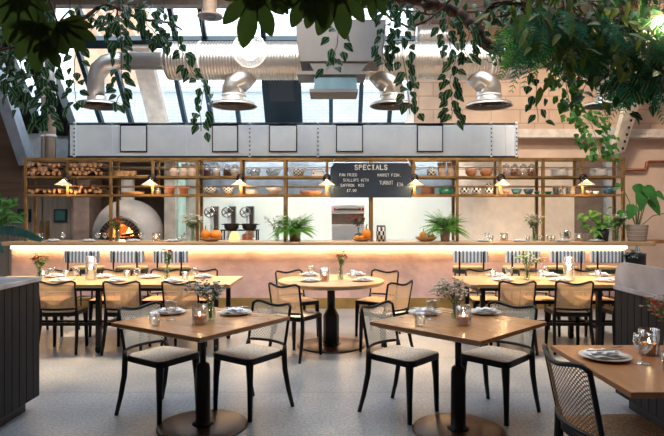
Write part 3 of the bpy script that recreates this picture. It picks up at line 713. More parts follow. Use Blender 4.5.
# ================================================================== TABLEWARE
PLATEM = mat('grey_stoneware', (.60,.56,.54), .35, var=.04)
def plate(r=.125):
    t = thing('dinner_plate', '', 'plate')
    MB().lathe([(.001,0),(r*.6,0),(r*.72,.004),(r,.016),(r,.019),(r*.7,.009),(.001,.007)], 32, caps=False).build('dish', PLATEM, t); return t
def napkin():
    rr = random.Random(3); mb = MB()
    for k, (w, d2, z) in enumerate(((.17,.13,.006),(.15,.10,.018),(.11,.07,.030))):
        nx, ny = 8, 6; vs = []; fs = []
        ang = (.1,-.3,.5)[k]
        for j in range(ny+1):
            for i in range(nx+1):
                x = (i/nx-.5)*w; y = (j/ny-.5)*d2; zz = z*.7+.006*math.sin(i*1.1+k)*math.cos(j*.9+k)+rr.uniform(-.0015,.0015)
                vs.append((x*math.cos(ang)-y*math.sin(ang), x*math.sin(ang)+y*math.cos(ang), max(.0015, zz+.004)))
        for j in range(ny):
            for i in range(nx): q = j*(nx+1)+i; fs.append((q,q+1,q+nx+2,q+nx+1))
        mb.add(vs, fs, None, True)
    o = mb.build('folded_napkin', LINEN, None, solid=.003); return tag(o, '', 'napkin')
def goblet():
    t = thing('wine_glass', '', 'glass')
    MB().lathe([(.001,0),(.034,.001),(.033,.004),(.008,.010),(.006,.03),(.007,.045),(.02,.055),(.036,.075),(.040,.10),(.038,.135),(.0365,.135),(.038,.10),(.034,.078),(.018,.060),(.001,.056)], 20, caps=False).build('bowl', GLASS, t); return t
def tumbler():
    t = thing('water_tumbler', '', 'glass')
    MB().lathe([(.001,0),(.031,0),(.033,.004),(.038,.09),(.0365,.09),(.031,.012),(.001,.010)], 20, caps=False).build('tumbler_body', GLASS, t); return t
FLM = emis('flame', (1,.74,.38), 40)
def candle():
    t = thing('candle_holder', '', 'candle')
    MB().lathe([(.001,0),(.048,0),(.050,.004),(.050,.135),(.0482,.135),(.048,.008),(.001,.007)], 28, caps=False).build('glass_shade', GLASS, t)
    MB().lathe([(.001,.008),(.030,.008),(.034,.05),(.038,.052),(.038,.064),(.032,.064),(.030,.052),(.001,.05)], 22, caps=False).build('terracotta_cup', mat('rust_cup', (.58,.24,.14), .6), t)
    MB().lathe([(.001,.060),(.0055,.063),(.006,.070),(.003,.082),(.001,.088)], 10).build('flame', FLM, t); return t
def lantern():
    t = thing('candle_lantern', '', 'candle')
    MB().lathe([(.001,0),(.058,0),(.060,.004),(.060,.27),(.058,.27),(.057,.008),(.001,.007)], 28, caps=False).build('glass_shade', GLASS, t)
    MB().lathe([(.001,.008),(.028,.008),(.028,.12),(.001,.122)], 16, caps=False).build('candle', emis('lit_wax', (1,.62,.32), .7), t)
    MB().lathe([(.001,.122),(.009,.130),(.010,.142),(.004,.165),(.001,.175)], 10).build('flame', FLM, t); return t
def vase():
    t = thing('glass_vase', '', 'vase')
    MB().lathe([(.001,0),(.030,0),(.034,.01),(.036,.05),(.024,.10),(.026,.13),(.029,.14),(.0275,.14),(.0235,.11),(.033,.05),(.030,.012),(.001,.01)], 20, caps=False).build('vase_body', glass('greenish_glass', (.88,.97,.90), .1), t); return t
PPL, PNA, PGO, PTU, PCA, PLN, PVA = Proto(plate()), Proto(napkin()), Proto(goblet()), Proto(tumbler()), Proto(candle()), Proto(lantern()), Proto(vase())
def posy(loc, label, h, spread, flowers, leafm, nst=9, fsz=.012, leafn=5, leafl=.045, seed=1, nfl=3, name='flower_posy'):
    """stems standing in a vase at loc; flowers = [(material, how many)]"""
    r = random.Random(seed); t = thing(name, label, 'flowers', loc)
    st, lv = MB(), MB(); fl = [MB() for _ in flowers]; tips = []
    for i in range(nst):
        a = r.uniform(0,2*PI); s = r.uniform(.25,1)*spread; hh = h*r.uniform(.72,1.0)
        b = Vector((r.uniform(-.01,.01),r.uniform(-.01,.01),.012)); m = Vector((math.cos(a)*s*.18,math.sin(a)*s*.18,hh*.55)); e = Vector((math.cos(a)*s,math.sin(a)*s,hh))
        st.tube([b,m,m.lerp(e,.5)+Vector((0,0,.01)),e], .0022, 4); tips.append(e)
        for k in range(leafn):
            f = r.uniform(.15,.95); p = m.lerp(e,f); a2 = r.uniform(0,2*PI)
            lv.leaf(p, (math.cos(a2),math.sin(a2),r.uniform(-.2,.8)), (0,0,1), leafl*r.uniform(.6,1.1), leafl*.42, .3)
    for j, (m_, n_) in enumerate(flowers):
        for k in range(n_):
            e = r.choice(tips); q = e+Vector((r.uniform(-1,1)*spread*.28,r.uniform(-1,1)*spread*.28,r.uniform(-.6,.3)*spread*.5)); z = fsz*r.uniform(.7,1.25)
            st.tube([e-Vector((0,0,.03)), q], .001, 3)
            for c in range(5):
                a2 = 2*PI*c/5; fl[j].leaf(q, (math.cos(a2),math.sin(a2),.6), (0,0,1), z, z*.9, -.2, .1, rows=((0,.3),(.5,1),(1,.3)))
    st.build('stems', STEM, t); lv.build('foliage', leafm, t)
    for j, (m_, n_) in enumerate(flowers): fl[j].build('blossoms', m_, t)
    return t
FW = mat('white_petals', (.80,.80,.74), .6); FR = mat('red_petals', (.50,.02,.03), .5); FP_ = mat('pink_petals', (.55,.22,.24), .6); FB = mat('blue_grey_petals', (.30,.34,.45), .6); FY = mat('orange_petals', (.65,.22,.04), .6)
TZ = .75
def on(px, py, z=TZ):      # where the photograph's ray meets the table plane
    Y = (EYE-z)*F/(py-HY); return Vector(((px-HX)/F*Y, Y, z))
def setting(p, rz, who, group_p, napk=True):
    o = PPL.put(p, 0, 'grey plate '+who, group_p)
    if napk: n = PNA.put((p.x+.005, p.y, p.z+.013), rz, 'folded pale napkin on the plate '+who, group_p.replace('plates','napkins'))
GP = 'plates on the square tables'
setting(on(169.5,313.5), .3, 'at the left seat of the left square table', GP)
setting(on(235,314), -.3, 'at the right seat of the left square table', GP)
setting(on(425,314), .2, 'at the left seat of the right square table', GP)
setting(on(484.5,313.5), -.2, 'at the right seat of the right square table', GP)
p = on(605,358.5); setting(p, 0., 'on the near right corner table', 'plates on the corner table')
PGO.put(on(171,320), 0, 'stemmed wine glass in front of the left plate, left square table', 'stemmed glasses on the square tables')
PTU.put(on(154.5,326), 0, 'clear water tumbler near the left edge of the left square table', 'tumblers on the square tables')
PCA.put(on(199.5,324.5), 0, 'lit candle in rust cup and glass on left square table', 'candles on the square tables')
v = on(210.5,320); PVA.put(v, 0, 'small glass vase beside the candle on left square table', 'vases on the square tables')
posy((v.x,v.y,v.z), 'loose green and blue-grey posy in the vase on left square table', .25, .15, [(FB,70),(FW,40)], leaf_mat('grey_green_leaf',(.07,.14,.06)), 12, .017, 5, .05, 11)
PTU.put(on(420,326.5), 0, 'clear water tumbler near the left edge of the right square table', 'tumblers on the square tables')
PGO.put(on(431.5,319.5), 0, 'stemmed wine glass beside the left plate, right square table', 'stemmed glasses on the square tables')
PCA.put(on(463.5,325.5), 0, 'lit candle in rust cup and glass on right square table', 'candles on the square tables')
v = on(456,319); PVA.put(v, 0, 'small glass vase behind the candle on right square table', 'vases on the square tables')
posy((v.x,v.y,v.z), 'airy white baby\'s breath posy on right square table', .25, .18, [(FW,190)], leaf_mat('dark_posy_leaf',(.04,.10,.04)), 15, .014, 3, .04, 5)
PGO.put(on(643,364), 0, 'stemmed wine glass on the near right corner table', 'stemmed glass on the corner table', (1.1,1.1,1.1))
PCA.put((PX(649,2.93),2.93,TZ), 0, 'lit candle in glass behind the wine glass on the corner table', 'candle on the corner table')
PTU.put((PX(670,2.6),2.6,TZ), 0, 'clear water tumbler at the right edge of the corner table', 'tumbler on the corner table')
v = Vector((PX(671,3.0),3.0,TZ)); PVA.put(v, 0, 'glass vase on the corner table at the right edge', 'vase on the corner table')
posy((v.x,v.y,v.z), 'dried red and cream posy at the right edge above the corner table', .28, .15, [(FR,40),(mat('dried_cream',(.5,.4,.28)),70)], OLIVE, 14, .014, 7, .04, 8)
# cutlery
def knife():
    o = MB().prism([(-.10,-.008),(0,-.006),(.02,-.009),(.095,-.007),(.105,.004),(.02,.006),(-.10,.008)], 0, .003).build('table_knife', CUT, None, bevel=.001, seg=1); return tag(o,'','cutlery')
def fork():
    mb = MB(); mb.prism([(-.10,-.006),(.03,-.003),(.05,-.011),(.06,-.012),(.06,.012),(.05,.011),(.03,.003),(-.10,.006)], 0, .003)
    for k in range(4): mb.box((.06,-.012+k*.0068,0),(.10,-.009+k*.0068,.002))
    return tag(mb.build('table_fork', CUT), '', 'cutlery')
PK, PF = Proto(knife()), Proto(fork())
PK.put((p.x-.01,p.y-.02,p.z+.046), .15, 'steel knife laid over the napkin on the corner table', 'cutlery on the corner table')
PF.put((p.x+.03,p.y+.015,p.z+.046), .5, 'steel fork laid over the napkin on the corner table', 'cutlery on the corner table')
for q, l in (((424,313.),'left plate of the right square table'),((236,313.),'right plate of the left square table')):
    c = on(*q); PK.put((c.x,c.y,c.z+.044), .4, 'steel knife on the napkin of the '+l, 'knives on the square tables'); 
# round table
GQ = 'plates on the round table'
for (x, y), l in (((309.5,281.5),'near left seat'),((309,275.5),'far left seat'),((363,281),'near right seat'),((356,275.2),'far right seat')):
    setting(on(x,y), R.uniform(-.4,.4), 'at the round table, '+l, GQ)
PGO.put(on(311,277.5), 0, 'stemmed glass among the left plates of the round table', 'stemmed glasses on the round table')
PTU.put(on(353,277.5), 0, 'water tumbler among the right plates of the round table', 'tumbler on the round table')
PCA.put(on(324.5,281), 0, 'candle in a glass on the round table', 'candle on the round table', (1.1,1.1,1.1))
v = on(340.5,279.5); PVA.put(v, 0, 'glass vase in the middle of the round table', 'vase on the round table')
posy((v.x,v.y,v.z), 'slim green stems with red flowers standing on the round table', .31, .075, [(FR,22)], LIME, 8, .02, 9, .05, 21)
# left long table
GL = 'plates on the left long table'
for (x, y), l in (((60,281.5),'first near-side seat'),((115,281.5),'second near-side seat'),((172,282),'third near-side seat'),((54,277),'first bar-side seat'),((104,277.5),'second bar-side seat'),((150,277.8),'third bar-side seat'),((203,277.5),'end bar-side seat')):
    setting(on(x,y), R.uniform(-.4,.4), 'on the left long table, '+l, GL)
for (x, y), l in (((51,280),'beside the red posy'),((76,279.5),'left of the candle lantern'),((137,280),'left of the tall flowers'),((195,279.5),'near the end')):
    PGO.put(on(x,y), 0, 'stemmed glass on the left long table, '+l, 'stemmed glasses on the left long table')
for (x, y), l in (((43,278),'left of the red posy'),((66,277.5),'between posy and lantern'),((127,277.5),'behind the middle chair'),((185,279.5),'right of the tall flowers')):
    PTU.put(on(x,y), 0, 'tumbler on the left long table, '+l, 'tumblers on the left long table')
PLN.put(on(91,279.8), 0, 'tall glass lantern with a lit candle on the left long table', 'candle lanterns on the long tables')
v = on(39.5,280); PVA.put(v, 0, 'glass vase with the red posy, left long table', 'vases on the left long table')
posy((v.x,v.y,v.z), 'red and cream posy at the left end of the left long table', .30, .12, [(FR,22),(mat('cream_petals',(.62,.42,.28)),20)], LIME, 9, .022, 9, .055, 31)
v = on(167,279.5); PVA.put(v, 0, 'glass vase with tall flowers, left long table', 'vases on the left long table')
posy((v.x,v.y,v.z), 'tall green stems with red blooms towards the right end of the left long table', .36, .08, [(FR,18),(FY,8)], LIME, 8, .022, 10, .055, 37)
# right long table
GM = 'plates on the right long table'
for (x, y), l in (((503,280.6),'first near-side seat'),((560,281),'second near-side seat'),((606,281.5),'third near-side seat'),((497,276.5),'first bar-side seat'),((549,276),'second bar-side seat'),((600,275.8),'third bar-side seat')):
    setting(on(x,y), R.uniform(-.4,.4), 'on the right long table, '+l, GM)
for (x, y), l in (((509,279.5),'left of the white flowers'),((545,277.5),'left of the lantern'),((620,279),'beside the marble upstand')):
    PGO.put(on(x,y), 0, 'stemmed glass on the right long table, '+l, 'stemmed glasses on the right long table')
for (x, y), l in (((493,278.),'at the left end'),((541,277.2),'right of the white flowers'),((598,277.5),'right of the lantern')):
    PTU.put(on(x,y), 0, 'tumbler on the right long table, '+l, 'tumblers on the right long table')
PLN.put(on(569,280.5), 0, 'tall glass lantern with a lit candle on the right long table', 'candle lanterns on the long tables')
v = on(527,279.5); PVA.put(v, 0, 'glass vase with white flowers, right long table', 'vase on the right long table')
posy((v.x,v.y,v.z), 'white and red posy on the right long table in front of a stool', .32, .17, [(FW,60),(FR,8)], LIME, 12, .018, 8, .05, 41)
# ================================================================== ON THE BAR TOP
def bt(px, Y=8.92): return Vector((PX(px,Y), Y, 1.08))
GB = 'plates on the bar'
for px, l in ((53,'first place from the left'),(88,'left of the oven flowers'),(132,'right of the oven flowers'),(172,'left of the white roses'),(483,'left of the beige wall'),(520,'left of the white flower vase'),(563,'left of the bar candle'),(596,'under the green pot plant')):
    setting(bt(px, 8.88), R.uniform(-.4,.4), 'on the bar, '+l, GB)
for px, l in ((63,'second place from the left'),(98,'left of the flower vase'),(105,'beside the oven flowers'),(141,'right of the oven'),(186,'beside the white roses'),(487,'behind the first plate of the right side'),(562,'behind the plate by the candle')):
    PGO.put(bt(px, 9.0), 0, 'stemmed glass on the bar, '+l, 'stemmed glasses on the bar')
for px, l in ((32.5,'at the far left end'),(180,'left of the white roses'),(491,'on the right stretch'),(549,'left in the row of water glasses'),(553,'second in the row of water glasses'),(541.,'beside the white flower vase'),(528,'left of the white flower vase')):
    PTU.put(bt(px, 8.98), 0, 'tumbler on the bar, '+l, 'tumblers on the bar')
for px, l in ((39,'at the left end'),(156,'right of the pizza oven'),(504,'on the right stretch'),(579,'left of the green pot plant')):
    PCA.put(bt(px, 8.93), 0, 'candle in rust cup and glass on the bar, '+l, 'candles on the bar', (1.25,1.25,1.0))
def barflowers(px, label, h, sp, fl, lm, seed, n=13, fs=.04, ll=.075, Y=8.95):
    v = bt(px, Y); PVA.put(v, 0, 'glass vase on the bar holding '+label, 'vases on the bar', (1.15,1.15,1.25))
    posy((v.x,v.y,v.z), label+', on the bar', h, sp, fl, lm, n, fs, 9, ll, seed)
GGREEN = leaf_mat('soft_green_leaf', (.14,.24,.10))
barflowers(117, 'yellow green stems in front of the pizza oven', .38, .13, [(FY,8),(FR,5)], GGREEN, 51)
barflowers(193, 'white roses right of the pizza oven', .42, .16, [(FW,22)], GGREEN, 52, 14, .045)
barflowers(277, 'cream flowers left of the fern', .42, .20, [(FW,16)], leaf_mat('grey_olive_leaf',(.16,.20,.10)), 53, 10, .03)
barflowers(534, 'white flowers against the beige wall', .42, .16, [(FW,26)], GGREEN, 54, 14, .045)
barflowers(617, 'white daisies in front of the last brass post', .42, .17, [(FW,26)], GGREEN, 55, 14, .045)
def fern(px, label, w, n, pot, potm, seed, Y=8.93):
    r = random.Random(seed); t = thing('potted_fern', label, 'plant', tuple(bt(px,Y)))
    MB().lathe(pot, 20, caps=False).build('pot', potm, t)
    top = pot[-2][1]; mb = MB()
    for i in range(n):
        a = 2*PI*i/n+r.uniform(-.2,.2); L = w*r.uniform(.7,1.1); up = r.uniform(.3,1.5)
        prev = None
        for k in range(15):
            f = k/14; rad = L*f*math.cos(up*.6); z = L*(f*math.sin(up)*1.1-(.42+.3*(1.3-up))*f*f); p = Vector((rad*math.cos(a),rad*math.sin(a),top-.02+z))
            if prev is not None and k > 2:
                d_ = (p-prev).normalized(); side = d_.cross(Vector((0,0,1))); side = side.normalized() if side.length > .01 else Vector((1,0,0)); l = .06*math.sin(PI*min(1,f*.9+.08))+.014
                for s in (-1,1): mb.leaf(p, side*s+d_*.5+Vector((0,0,-.15)), (0,0,1), l, l*.34, .2, rows=((0,.3),(.4,1),(1,0)))
            if prev is not None: mb.tube([prev,p], .002, 3, caps=False)
            prev = p
    mb.build('foliage', FERN, t); return t
fern(295, 'bushy green fern in a brown square-shouldered pot left of the specials board', .43, 95, [(.001,0),(.085,0),(.09,.17),(.08,.17),(.001,.15)], mat('brown_glazed_pot', (.18,.09,.07), .5), 61)
fern(445, 'bushy green fern in a pinkish clay pot right of the pumpkin bowl', .45, 95, [(.001,0),(.065,0),(.085,.19),(.078,.19),(.001,.17)], mat('pinkish_clay', (.42,.28,.24), .7), 62)
# pumpkins in bowls
def bowl(label, loc, r, h, m, name='wooden_bowl', group=None, cat='bowl', seg=28):
    o = MB().lathe([(.001,0),(r*.5,0),(r*.8,h*.45),(r,h),(r*.96,h),(r*.76,h*.5),(r*.4,.012),(.001,.012)], seg, caps=False).build(name, m); o.location = loc; return tag(o, label, cat, group)
def pumpkin():
    t = thing('pumpkin', '', 'pumpkin'); mb = MB(); vs = []; fs = []; A, B = 30, 10
    for i in range(B+1):
        tt = PI*i/B
        for k in range(A):
            a = 2*PI*k/A; q = .93+.07*abs(math.cos(a*5)); vs.append((.1*q*math.sin(tt)*math.cos(a)*1.0,.1*q*math.sin(tt)*math.sin(a),.092+.09*math.cos(tt)*(1-.12*(math.sin(tt) < .3))))
    for i in range(B):
        for k in range(A): l = (k+1)%A; fs.append((i*A+k,(i+1)*A+k,(i+1)*A+l,i*A+l))
    mb.add(vs, fs, None, True); mb.build('pumpkin_body', mat('pumpkin_orange', (.80,.26,.02), .4), t)
    MB().tube([(0,0,.17),(.004,0,.21),(.018,.0,.25)], [.016,.010,.009], 6).build('stem', OLIVE, t); return t
PPU = Proto(pumpkin()); BW = mat('pale_brown_wood', (.42,.22,.10), .55, stretch=(1,1,8)); 
b0 = bt(211, 8.95); bowl('shallow wooden bowl of squashes left of the black pots', b0, .17, .055, BW)
PPU.put(b0+Vector((.075,.0,.03)), .3, 'large yellow-orange pumpkin in the left wooden bowl', 'pumpkins on the bar', (1.0,1.0,.85)); PPU.put(b0+Vector((-.085,-.02,.03)), 1, 'small orange squash in the left wooden bowl', 'pumpkins on the bar', (.72,.72,.9))
b0 = bt(361.5, 8.95); bowl('shallow wooden bowl of pumpkins and roses under the specials board', b0, .16, .05, BW)
PPU.put(b0+Vector((.075,.0,.03)), .3, 'tall orange pumpkin with long stem beside the red roses', 'pumpkins on the bar', (.78,.78,.98)); PPU.put(b0+Vector((-.075,-.07,.035)), 1, 'small flat orange pumpkin below the red roses, left one', 'pumpkins on the bar', (.5,.5,.35)); PPU.put(b0+Vector((.0,-.095,.035)), 1, 'small flat orange pumpkin below the red roses, right one', 'pumpkins on the bar', (.42,.42,.35))
o = MB().blob((0,0,.055), .08,.07,.055, 14, 8).build('dark_gourd', mat('dark_green_gourd', (.035,.05,.035), .5)); o.location = b0+Vector((-.04,.05,.03)); tag(o, 'dark green gourd behind the small flat pumpkins', 'gourd')
posy((b0.x-.045,b0.y+.03,1.2), 'bunch of red roses and dark leaves above the pumpkin bowl', .27, .14, [(FR,9)], DLEAF, 9, .045, 9, .07, 71)
b0 = bt(426, 8.95); bowl('shallow wooden bowl of squashes left of the right fern', b0, .175, .075, BW)
PPU.put(b0+Vector((-.045,.0,.03)), .3, 'orange pumpkin in the bowl left of the right fern', 'pumpkins on the bar', (.62,.62,.72)); PPU.put(b0+Vector((.10,.0,.045)), 1, 'small orange squash at the right of the same bowl as the fern-side pumpkin', 'pumpkins on the bar', (.38,.38,.42))
o = MB().blob((0,0,.035), .05,.045,.035, 14, 8).build('grey_squash', mat('grey_green_squash', (.35,.36,.28), .6)); o.location = b0+Vector((.015,-.075,.05)); tag(o, 'pale grey squash in front of the pumpkin beside the fern', 'gourd')
b0 = bt(381, 8.98); tc_ = thing('patterned_canister', 'black and white patterned canister on the bar below the specials board', 'canister', b0)
PATT = checker_mat('black_white_pattern', (.75,.74,.70), (.02,.02,.025), 14)
MB().lathe([(.001,0),(.078,0),(.078,.23),(.07,.235),(.001,.235)], 22, caps=False).build('canister_body', PATT, tc_); MB().lathe([(.07,.235),(.07,.255),(.001,.255)], 22, caps=False).build('lid', DARK, tc_)
wp_ = thing('white_plate', '', 'plate'); MB().lathe([(.001,0),(.07,0),(.09,.004),(.125,.016),(.125,.019),(.08,.009),(.001,.007)], 32, caps=False).build('dish', CERAM, wp_); PWP = Proto(wp_)
# potted plants at the right end
pg = thing('potted_alocasia', 'large-leaved alocasia in a striped grey wooden pot at the right end of the bar', 'plant', tuple(bt(637,9.0)))
POTW = ramp_mat('banded_grey_wood', [(0,(.30,.22,.18)),(.3,(.20,.16,.14)),(.5,(.36,.29,.25)),(.8,(.24,.20,.18))], 17, 2, .6)
MB().lathe([(.001,0),(.13,0),(.135,.02),(.165,.25),(.16,.27),(.148,.27),(.145,.24),(.001,.235)], 26, caps=False).build('pot', POTW, pg)
st, lv = MB(), MB()
for (dx, dz, dy, L, ddx) in ((-.20,.30,0,.26,-.6),(-.03,.80,0,.30,.35),(.09,.76,-.05,.34,.55),(.20,.52,0,.30,.5),(.02,.62,-.08,.28,-.1),(.33,.66,.05,.2,1),(-.12,.42,-.1,.26,-.35),(-.22,.82,.1,.16,-1),(.60,.28,.0,.26,1.0)):
    b_ = Vector((dx*.1,0,.24)); e = Vector((dx,dy,.24+dz*.86)); st.tube([b_, b_.lerp(e,.5)+Vector((-dx*.12,0,.05)), e], .007, 5)
    lv.leaf(e-Vector((0,0,.02)), (ddx,-.35,-.75), (ddx*.3,-1,.5), L, L*.72, .25, .08, rows=((0,.55),(.12,.95),(.3,1),(.6,.72),(.85,.3),(1,0)))
st.build('stalk', STEM, pg); lv.build('foliage', leaf_mat('alocasia_leaf', (.05,.19,.045), None, .3), pg)
pg = thing('leafy_pot_plant', 'bright green leafy plant in a black pot left of the last brass post', 'plant', tuple(bt(602,8.97)))
MB().lathe([(.001,0),(.09,0),(.11,.2),(.10,.2),(.001,.18)], 20, caps=False).build('pot', DARK, pg); lv, st = MB(), MB()
for i in range(46):
    f = R.uniform(0,1); dx = R.gauss(-.03,.16)-.06*f; z = .16+.42*R.uniform(0,1)*(1-abs(dx)*.9); q = Vector((dx,R.uniform(-.12,.06),z)); st.tube([(0,0,.15),(dx*.4,q.y*.4,z*.7),q], .003, 4)
    lv.leaf(q, (R.uniform(-1,1)-.2,-.4,R.uniform(-.6,.3)), (0,-.4,1), R.uniform(.1,.17), .085, .25)
st.build('stalk', STEM, pg); lv.build('foliage', LIME, pg)
# chrome bottle stand and stacked plates on the right stretch
t = thing('cocktail_shaker', 'chrome jug standing on the bar beside the white flower vase plates', 'jug', bt(566,9.25)); MB().lathe([(.001,0),(.045,0),(.05,.08),(.035,.14),(.04,.18),(.037,.18),(.001,.16)], 18, caps=False).build('jug_body', CUT, t); MB().tube([(.04,0,.15),(.08,0,.13),(.08,0,.06),(.045,0,.04)], .006, 6).build('handle', CUT, t)
for i, px in enumerate((582,)):
    for k in range(6):
        o = PWP.put((PX(px,9.24),9.24,1.08+k*.019), 0, 'plate in the stack behind the bar candle beside the green pot plant', 'stacked plates behind the bar candle')

# ================================================================== THINGS ON THE SHELVES
def lathe_thing(name, cat, prof, m, seg=20):
    o = MB().lathe(prof, seg, caps=False).build(name, m); return tag(o, '', cat)
def shelf(px, z, Y=9.24): return Vector((PX(px,Y), Y, z))
BK = mat('log_bark', (.13,.065,.035), .9, var=.3, scale=18, bump=.6, bscale=25); ENDG = mat('log_end_grain', (.34,.17,.08), .75, var=.3, scale=22)
def log(seed):
    t = thing('firewood_log', '', 'log'); r = random.Random(seed); n = 9
    o = [(.042*math.cos(2*PI*k/n)*r.uniform(.75,1.15), .042*math.sin(2*PI*k/n)*r.uniform(.75,1.15)) for k in range(n)]
    if seed%2: o = o[:6]+[(.0,-.012)]       # split log
    Mx = Matrix(((1,0,0,0),(0,0,1,0),(0,1,0,0),(0,0,0,1)))
    MB().prism(o, -.14, .14, Mx).build('bark', BK, t); MB().prism([(x*.9,y*.9) for x, y in o], -.143, .143, Mx).build('end_grain', ENDG, t); return t
PLS = [Proto(log(s)) for s in (2,3,5,8,11)]
def logs(px0, px1, z, rows, label, group, s=1.):
    X0, X1 = PX(px0,9.2)+.045, PX(px1,9.2)-.04; st_ = .082*s
    for j in range(rows):
        n = int((X1-X0)/st_)
        for i in range(n+1):
            x = X0+(i+.5*(j%2))*st_+R.uniform(-.008,.008)
            if x > X1+.01: continue
            if R.random() < .15 and j == rows-1: continue
            k = s*R.uniform(.8,1.15); q = R.choice(PLS).put((x, 9.235+R.uniform(-.03,.02), z+.044*s+j*.066*s+R.uniform(0,.006)), 0, label, group, (k,1,k)); q.rotation_euler[1] = R.uniform(0,6.28)
for a_, b_, z, rows, l, g in ((29.5,66,ZM,3,'split log in the three-high stack at the far left end, top shelf','logs top shelf far left'),(70.5,107.5,ZM,3,'split log in the top shelf stack right of the first sconce','logs top shelf second bay'),
        (29.5,66,ZL,1,'split log in the single row at the far left end, lower shelf','logs lower shelf far left'),(70.5,107.5,ZL,2,'split log on the lower shelf right of the first sconce','logs lower shelf second bay')):
    logs(a_, b_, z, rows, l, g)
# kindling and boards
KIN = mat('split_kindling', (.50,.28,.13), .8, var=.25, scale=12)
kd = [tag(MB().prism([(-.16,-.02),(.15,-.03),(.16,.02),(-.14,.03)], 0, .03).build('kindling_stick', KIN), '', 'wood')]; PK2 = Proto(kd[0])
for i in range(9): PK2.put(shelf(119+5.5*(i%3)+R.uniform(-1,1), ZM+.002+.031*(i//3), 9.2+.03*(i%3)), R.uniform(-.12,.12), 'flat split stick in the kindling pile on the top shelf above the pizza oven', 'kindling on the top shelf', (.62,1,1))
o = MB().prism([(-.10,-.1),(.10,-.1),(.11,.1),(-.11,.1)], 0, .02).build('wooden_board', BW, bevel=.004); o.location = shelf(144,ZM); tag(o, 'flat wooden board on the top shelf left of the pale bags', 'board')
o = lathe_thing('wooden_tray', 'tray', [(.001,0),(.17,0),(.2,.045),(.19,.045),(.165,.012),(.001,.012)], BW, 28); o.location = shelf(132.5,ZL); o.scale = (1,.65,1); o['label'] = 'wide round wooden tray on the lower shelf above the oven'
JP = [(.001,0),(.062,0),(.066,.02),(.066,.12),(.05,.15),(.05,.165),(.045,.165),(.001,.15)]
def jar(nm, body, lid):
    t = thing('storage_jar', '', 'jar'); MB().lathe([(.001,.004),(.058,.004),(.062,.11),(.05,.125),(.001,.125)], 18, caps=False).build('contents', body, t)
    MB().lathe([(.001,0),(.064,0),(.068,.02),(.068,.115),(.052,.145),(.052,.165)], 18, caps=False).build('glass_body', GLASS, t)
    MB().lathe([(.056,.165),(.056,.19),(.02,.2),(.018,.215),(.001,.218)], 16, caps=False).build('lid', lid, t); return t
CLD = glass('frosted_lid', (.85,.88,.9), .45, .2, .7)
PALEF = mat('pale_flour', (.72,.60,.50), .9, var=.12, scale=25); DARKF = mat('dark_berries', (.10,.025,.03), .6, var=.3, scale=30); NUTF = mat('brown_nuts', (.30,.13,.07), .7, var=.3, scale=40); ROSEF = mat('pink_salt', (.60,.42,.36), .8, var=.15, scale=30)
JA = {k: Proto(jar(k, m, CLD)) for k, m in (('pale',PALEF),('dark',DARKF),('nut',NUTF),('rose',ROSEF))}
for px, k, l in ((207,'dark','first of four left of the glass bowls'),(216.5,'pale','second of four left of the glass bowls'),(227,'dark','third of four left of the glass bowls'),(235.,'pale','fourth of four, beside the third sconce')):
    JA[k].put(shelf(px,ZM), 0, ('dark berry' if k == 'dark' else 'pale flour')+' storage jar on the top shelf, '+l, 'storage jars left of the glass bowls')
for px, k, l in ((506,'rose','first of four above the blue bowls'),(514.5,'nut','second of four above the blue bowls'),(523,'rose','third of four above the blue bowls'),(531.5,'nut','fourth of four above the blue bowls')):
    JA[k].put(shelf(px,ZM), 0, ('pale pink' if k == 'rose' else 'nut brown')+' storage jar on the top shelf, '+l, 'spice jars above the blue bowls')
# cloth bags
def bag(m):
    t = thing('cloth_bag', '', 'bag'); mb = MB(); r = random.Random(4); mb.lathe([(.001,0),(.06,.0),(.072,.03),(.074,.08),(.06,.125),(.028,.15),(.022,.16),(.036,.20),(.03,.21),(.001,.19)], 14, caps=False); mb.v = [(x+r.uniform(-.005,.005),y+r.uniform(-.005,.005),z) for x, y, z in mb.v]; mb.build('sack', m, t)
    MB().lathe([(.024,.15),(.028,.155),(.024,.162)], 12, caps=False).build('tie', BW, t); return t
PBG = Proto(bag(mat('pale_cream_cloth', (.66,.50,.40), .9)))
for px, l in ((174,'left of the three'),(183.5,'middle of the three'),(192,'right of the three')): PBG.put(shelf(px,ZM), R.uniform(0,3), 'tied cream cloth bag on the top shelf, '+l, 'cloth bags on the top shelf')
PINK = mat('pink_clay', (.62,.30,.22), .7)
PPT = Proto(lathe_thing('pink_clay_pot', 'pot', [(.001,0),(.065,0),(.085,.1),(.098,.105),(.098,.14),(.088,.14),(.08,.1),(.06,.02),(.001,.015)], PINK))
for px, l in ((170,'left one, beside the second sconce'),(183.5,'right one, under the cloth bags')): PPT.put(shelf(px,ZL), 0, 'pink clay pot on the lower shelf, '+l, 'pink clay pots')
t = JA['rose'].put(shelf(158,ZL), 0, 'small pale jar on the lower shelf between second sconce and pink pots', 'small pale jar', (.7,.7,.6))
BLW = checker_mat('black_white_lattice', (.80,.78,.74), (.03,.03,.04), 18)
PBL = Proto(lathe_thing('patterned_bowl', 'bowl', [(.001,0),(.055,0),(.085,.05),(.1,.11),(.094,.11),(.08,.05),(.05,.012),(.001,.01)], BLW, 24))
for px, z, l in ((210,ZL,'lower shelf below the dark jar'),(227.5,ZL,'lower shelf left of the third sconce'),(298.5,ZM,'top shelf left of the white box')): PBL.put(shelf(px,z), 0, 'black and white lattice bowl on the '+l, 'lattice bowls', (1.05,1.05,1.05))
GBW = glass('bowl_glass', (.9,.94,.95), .25, .05, .6)
PGB = Proto(lathe_thing('glass_bowl', 'bowl', [(.001,0),(.07,0),(.125,.06),(.145,.13),(.14,.13),(.12,.06),(.066,.01),(.001,.008)], GBW, 28))
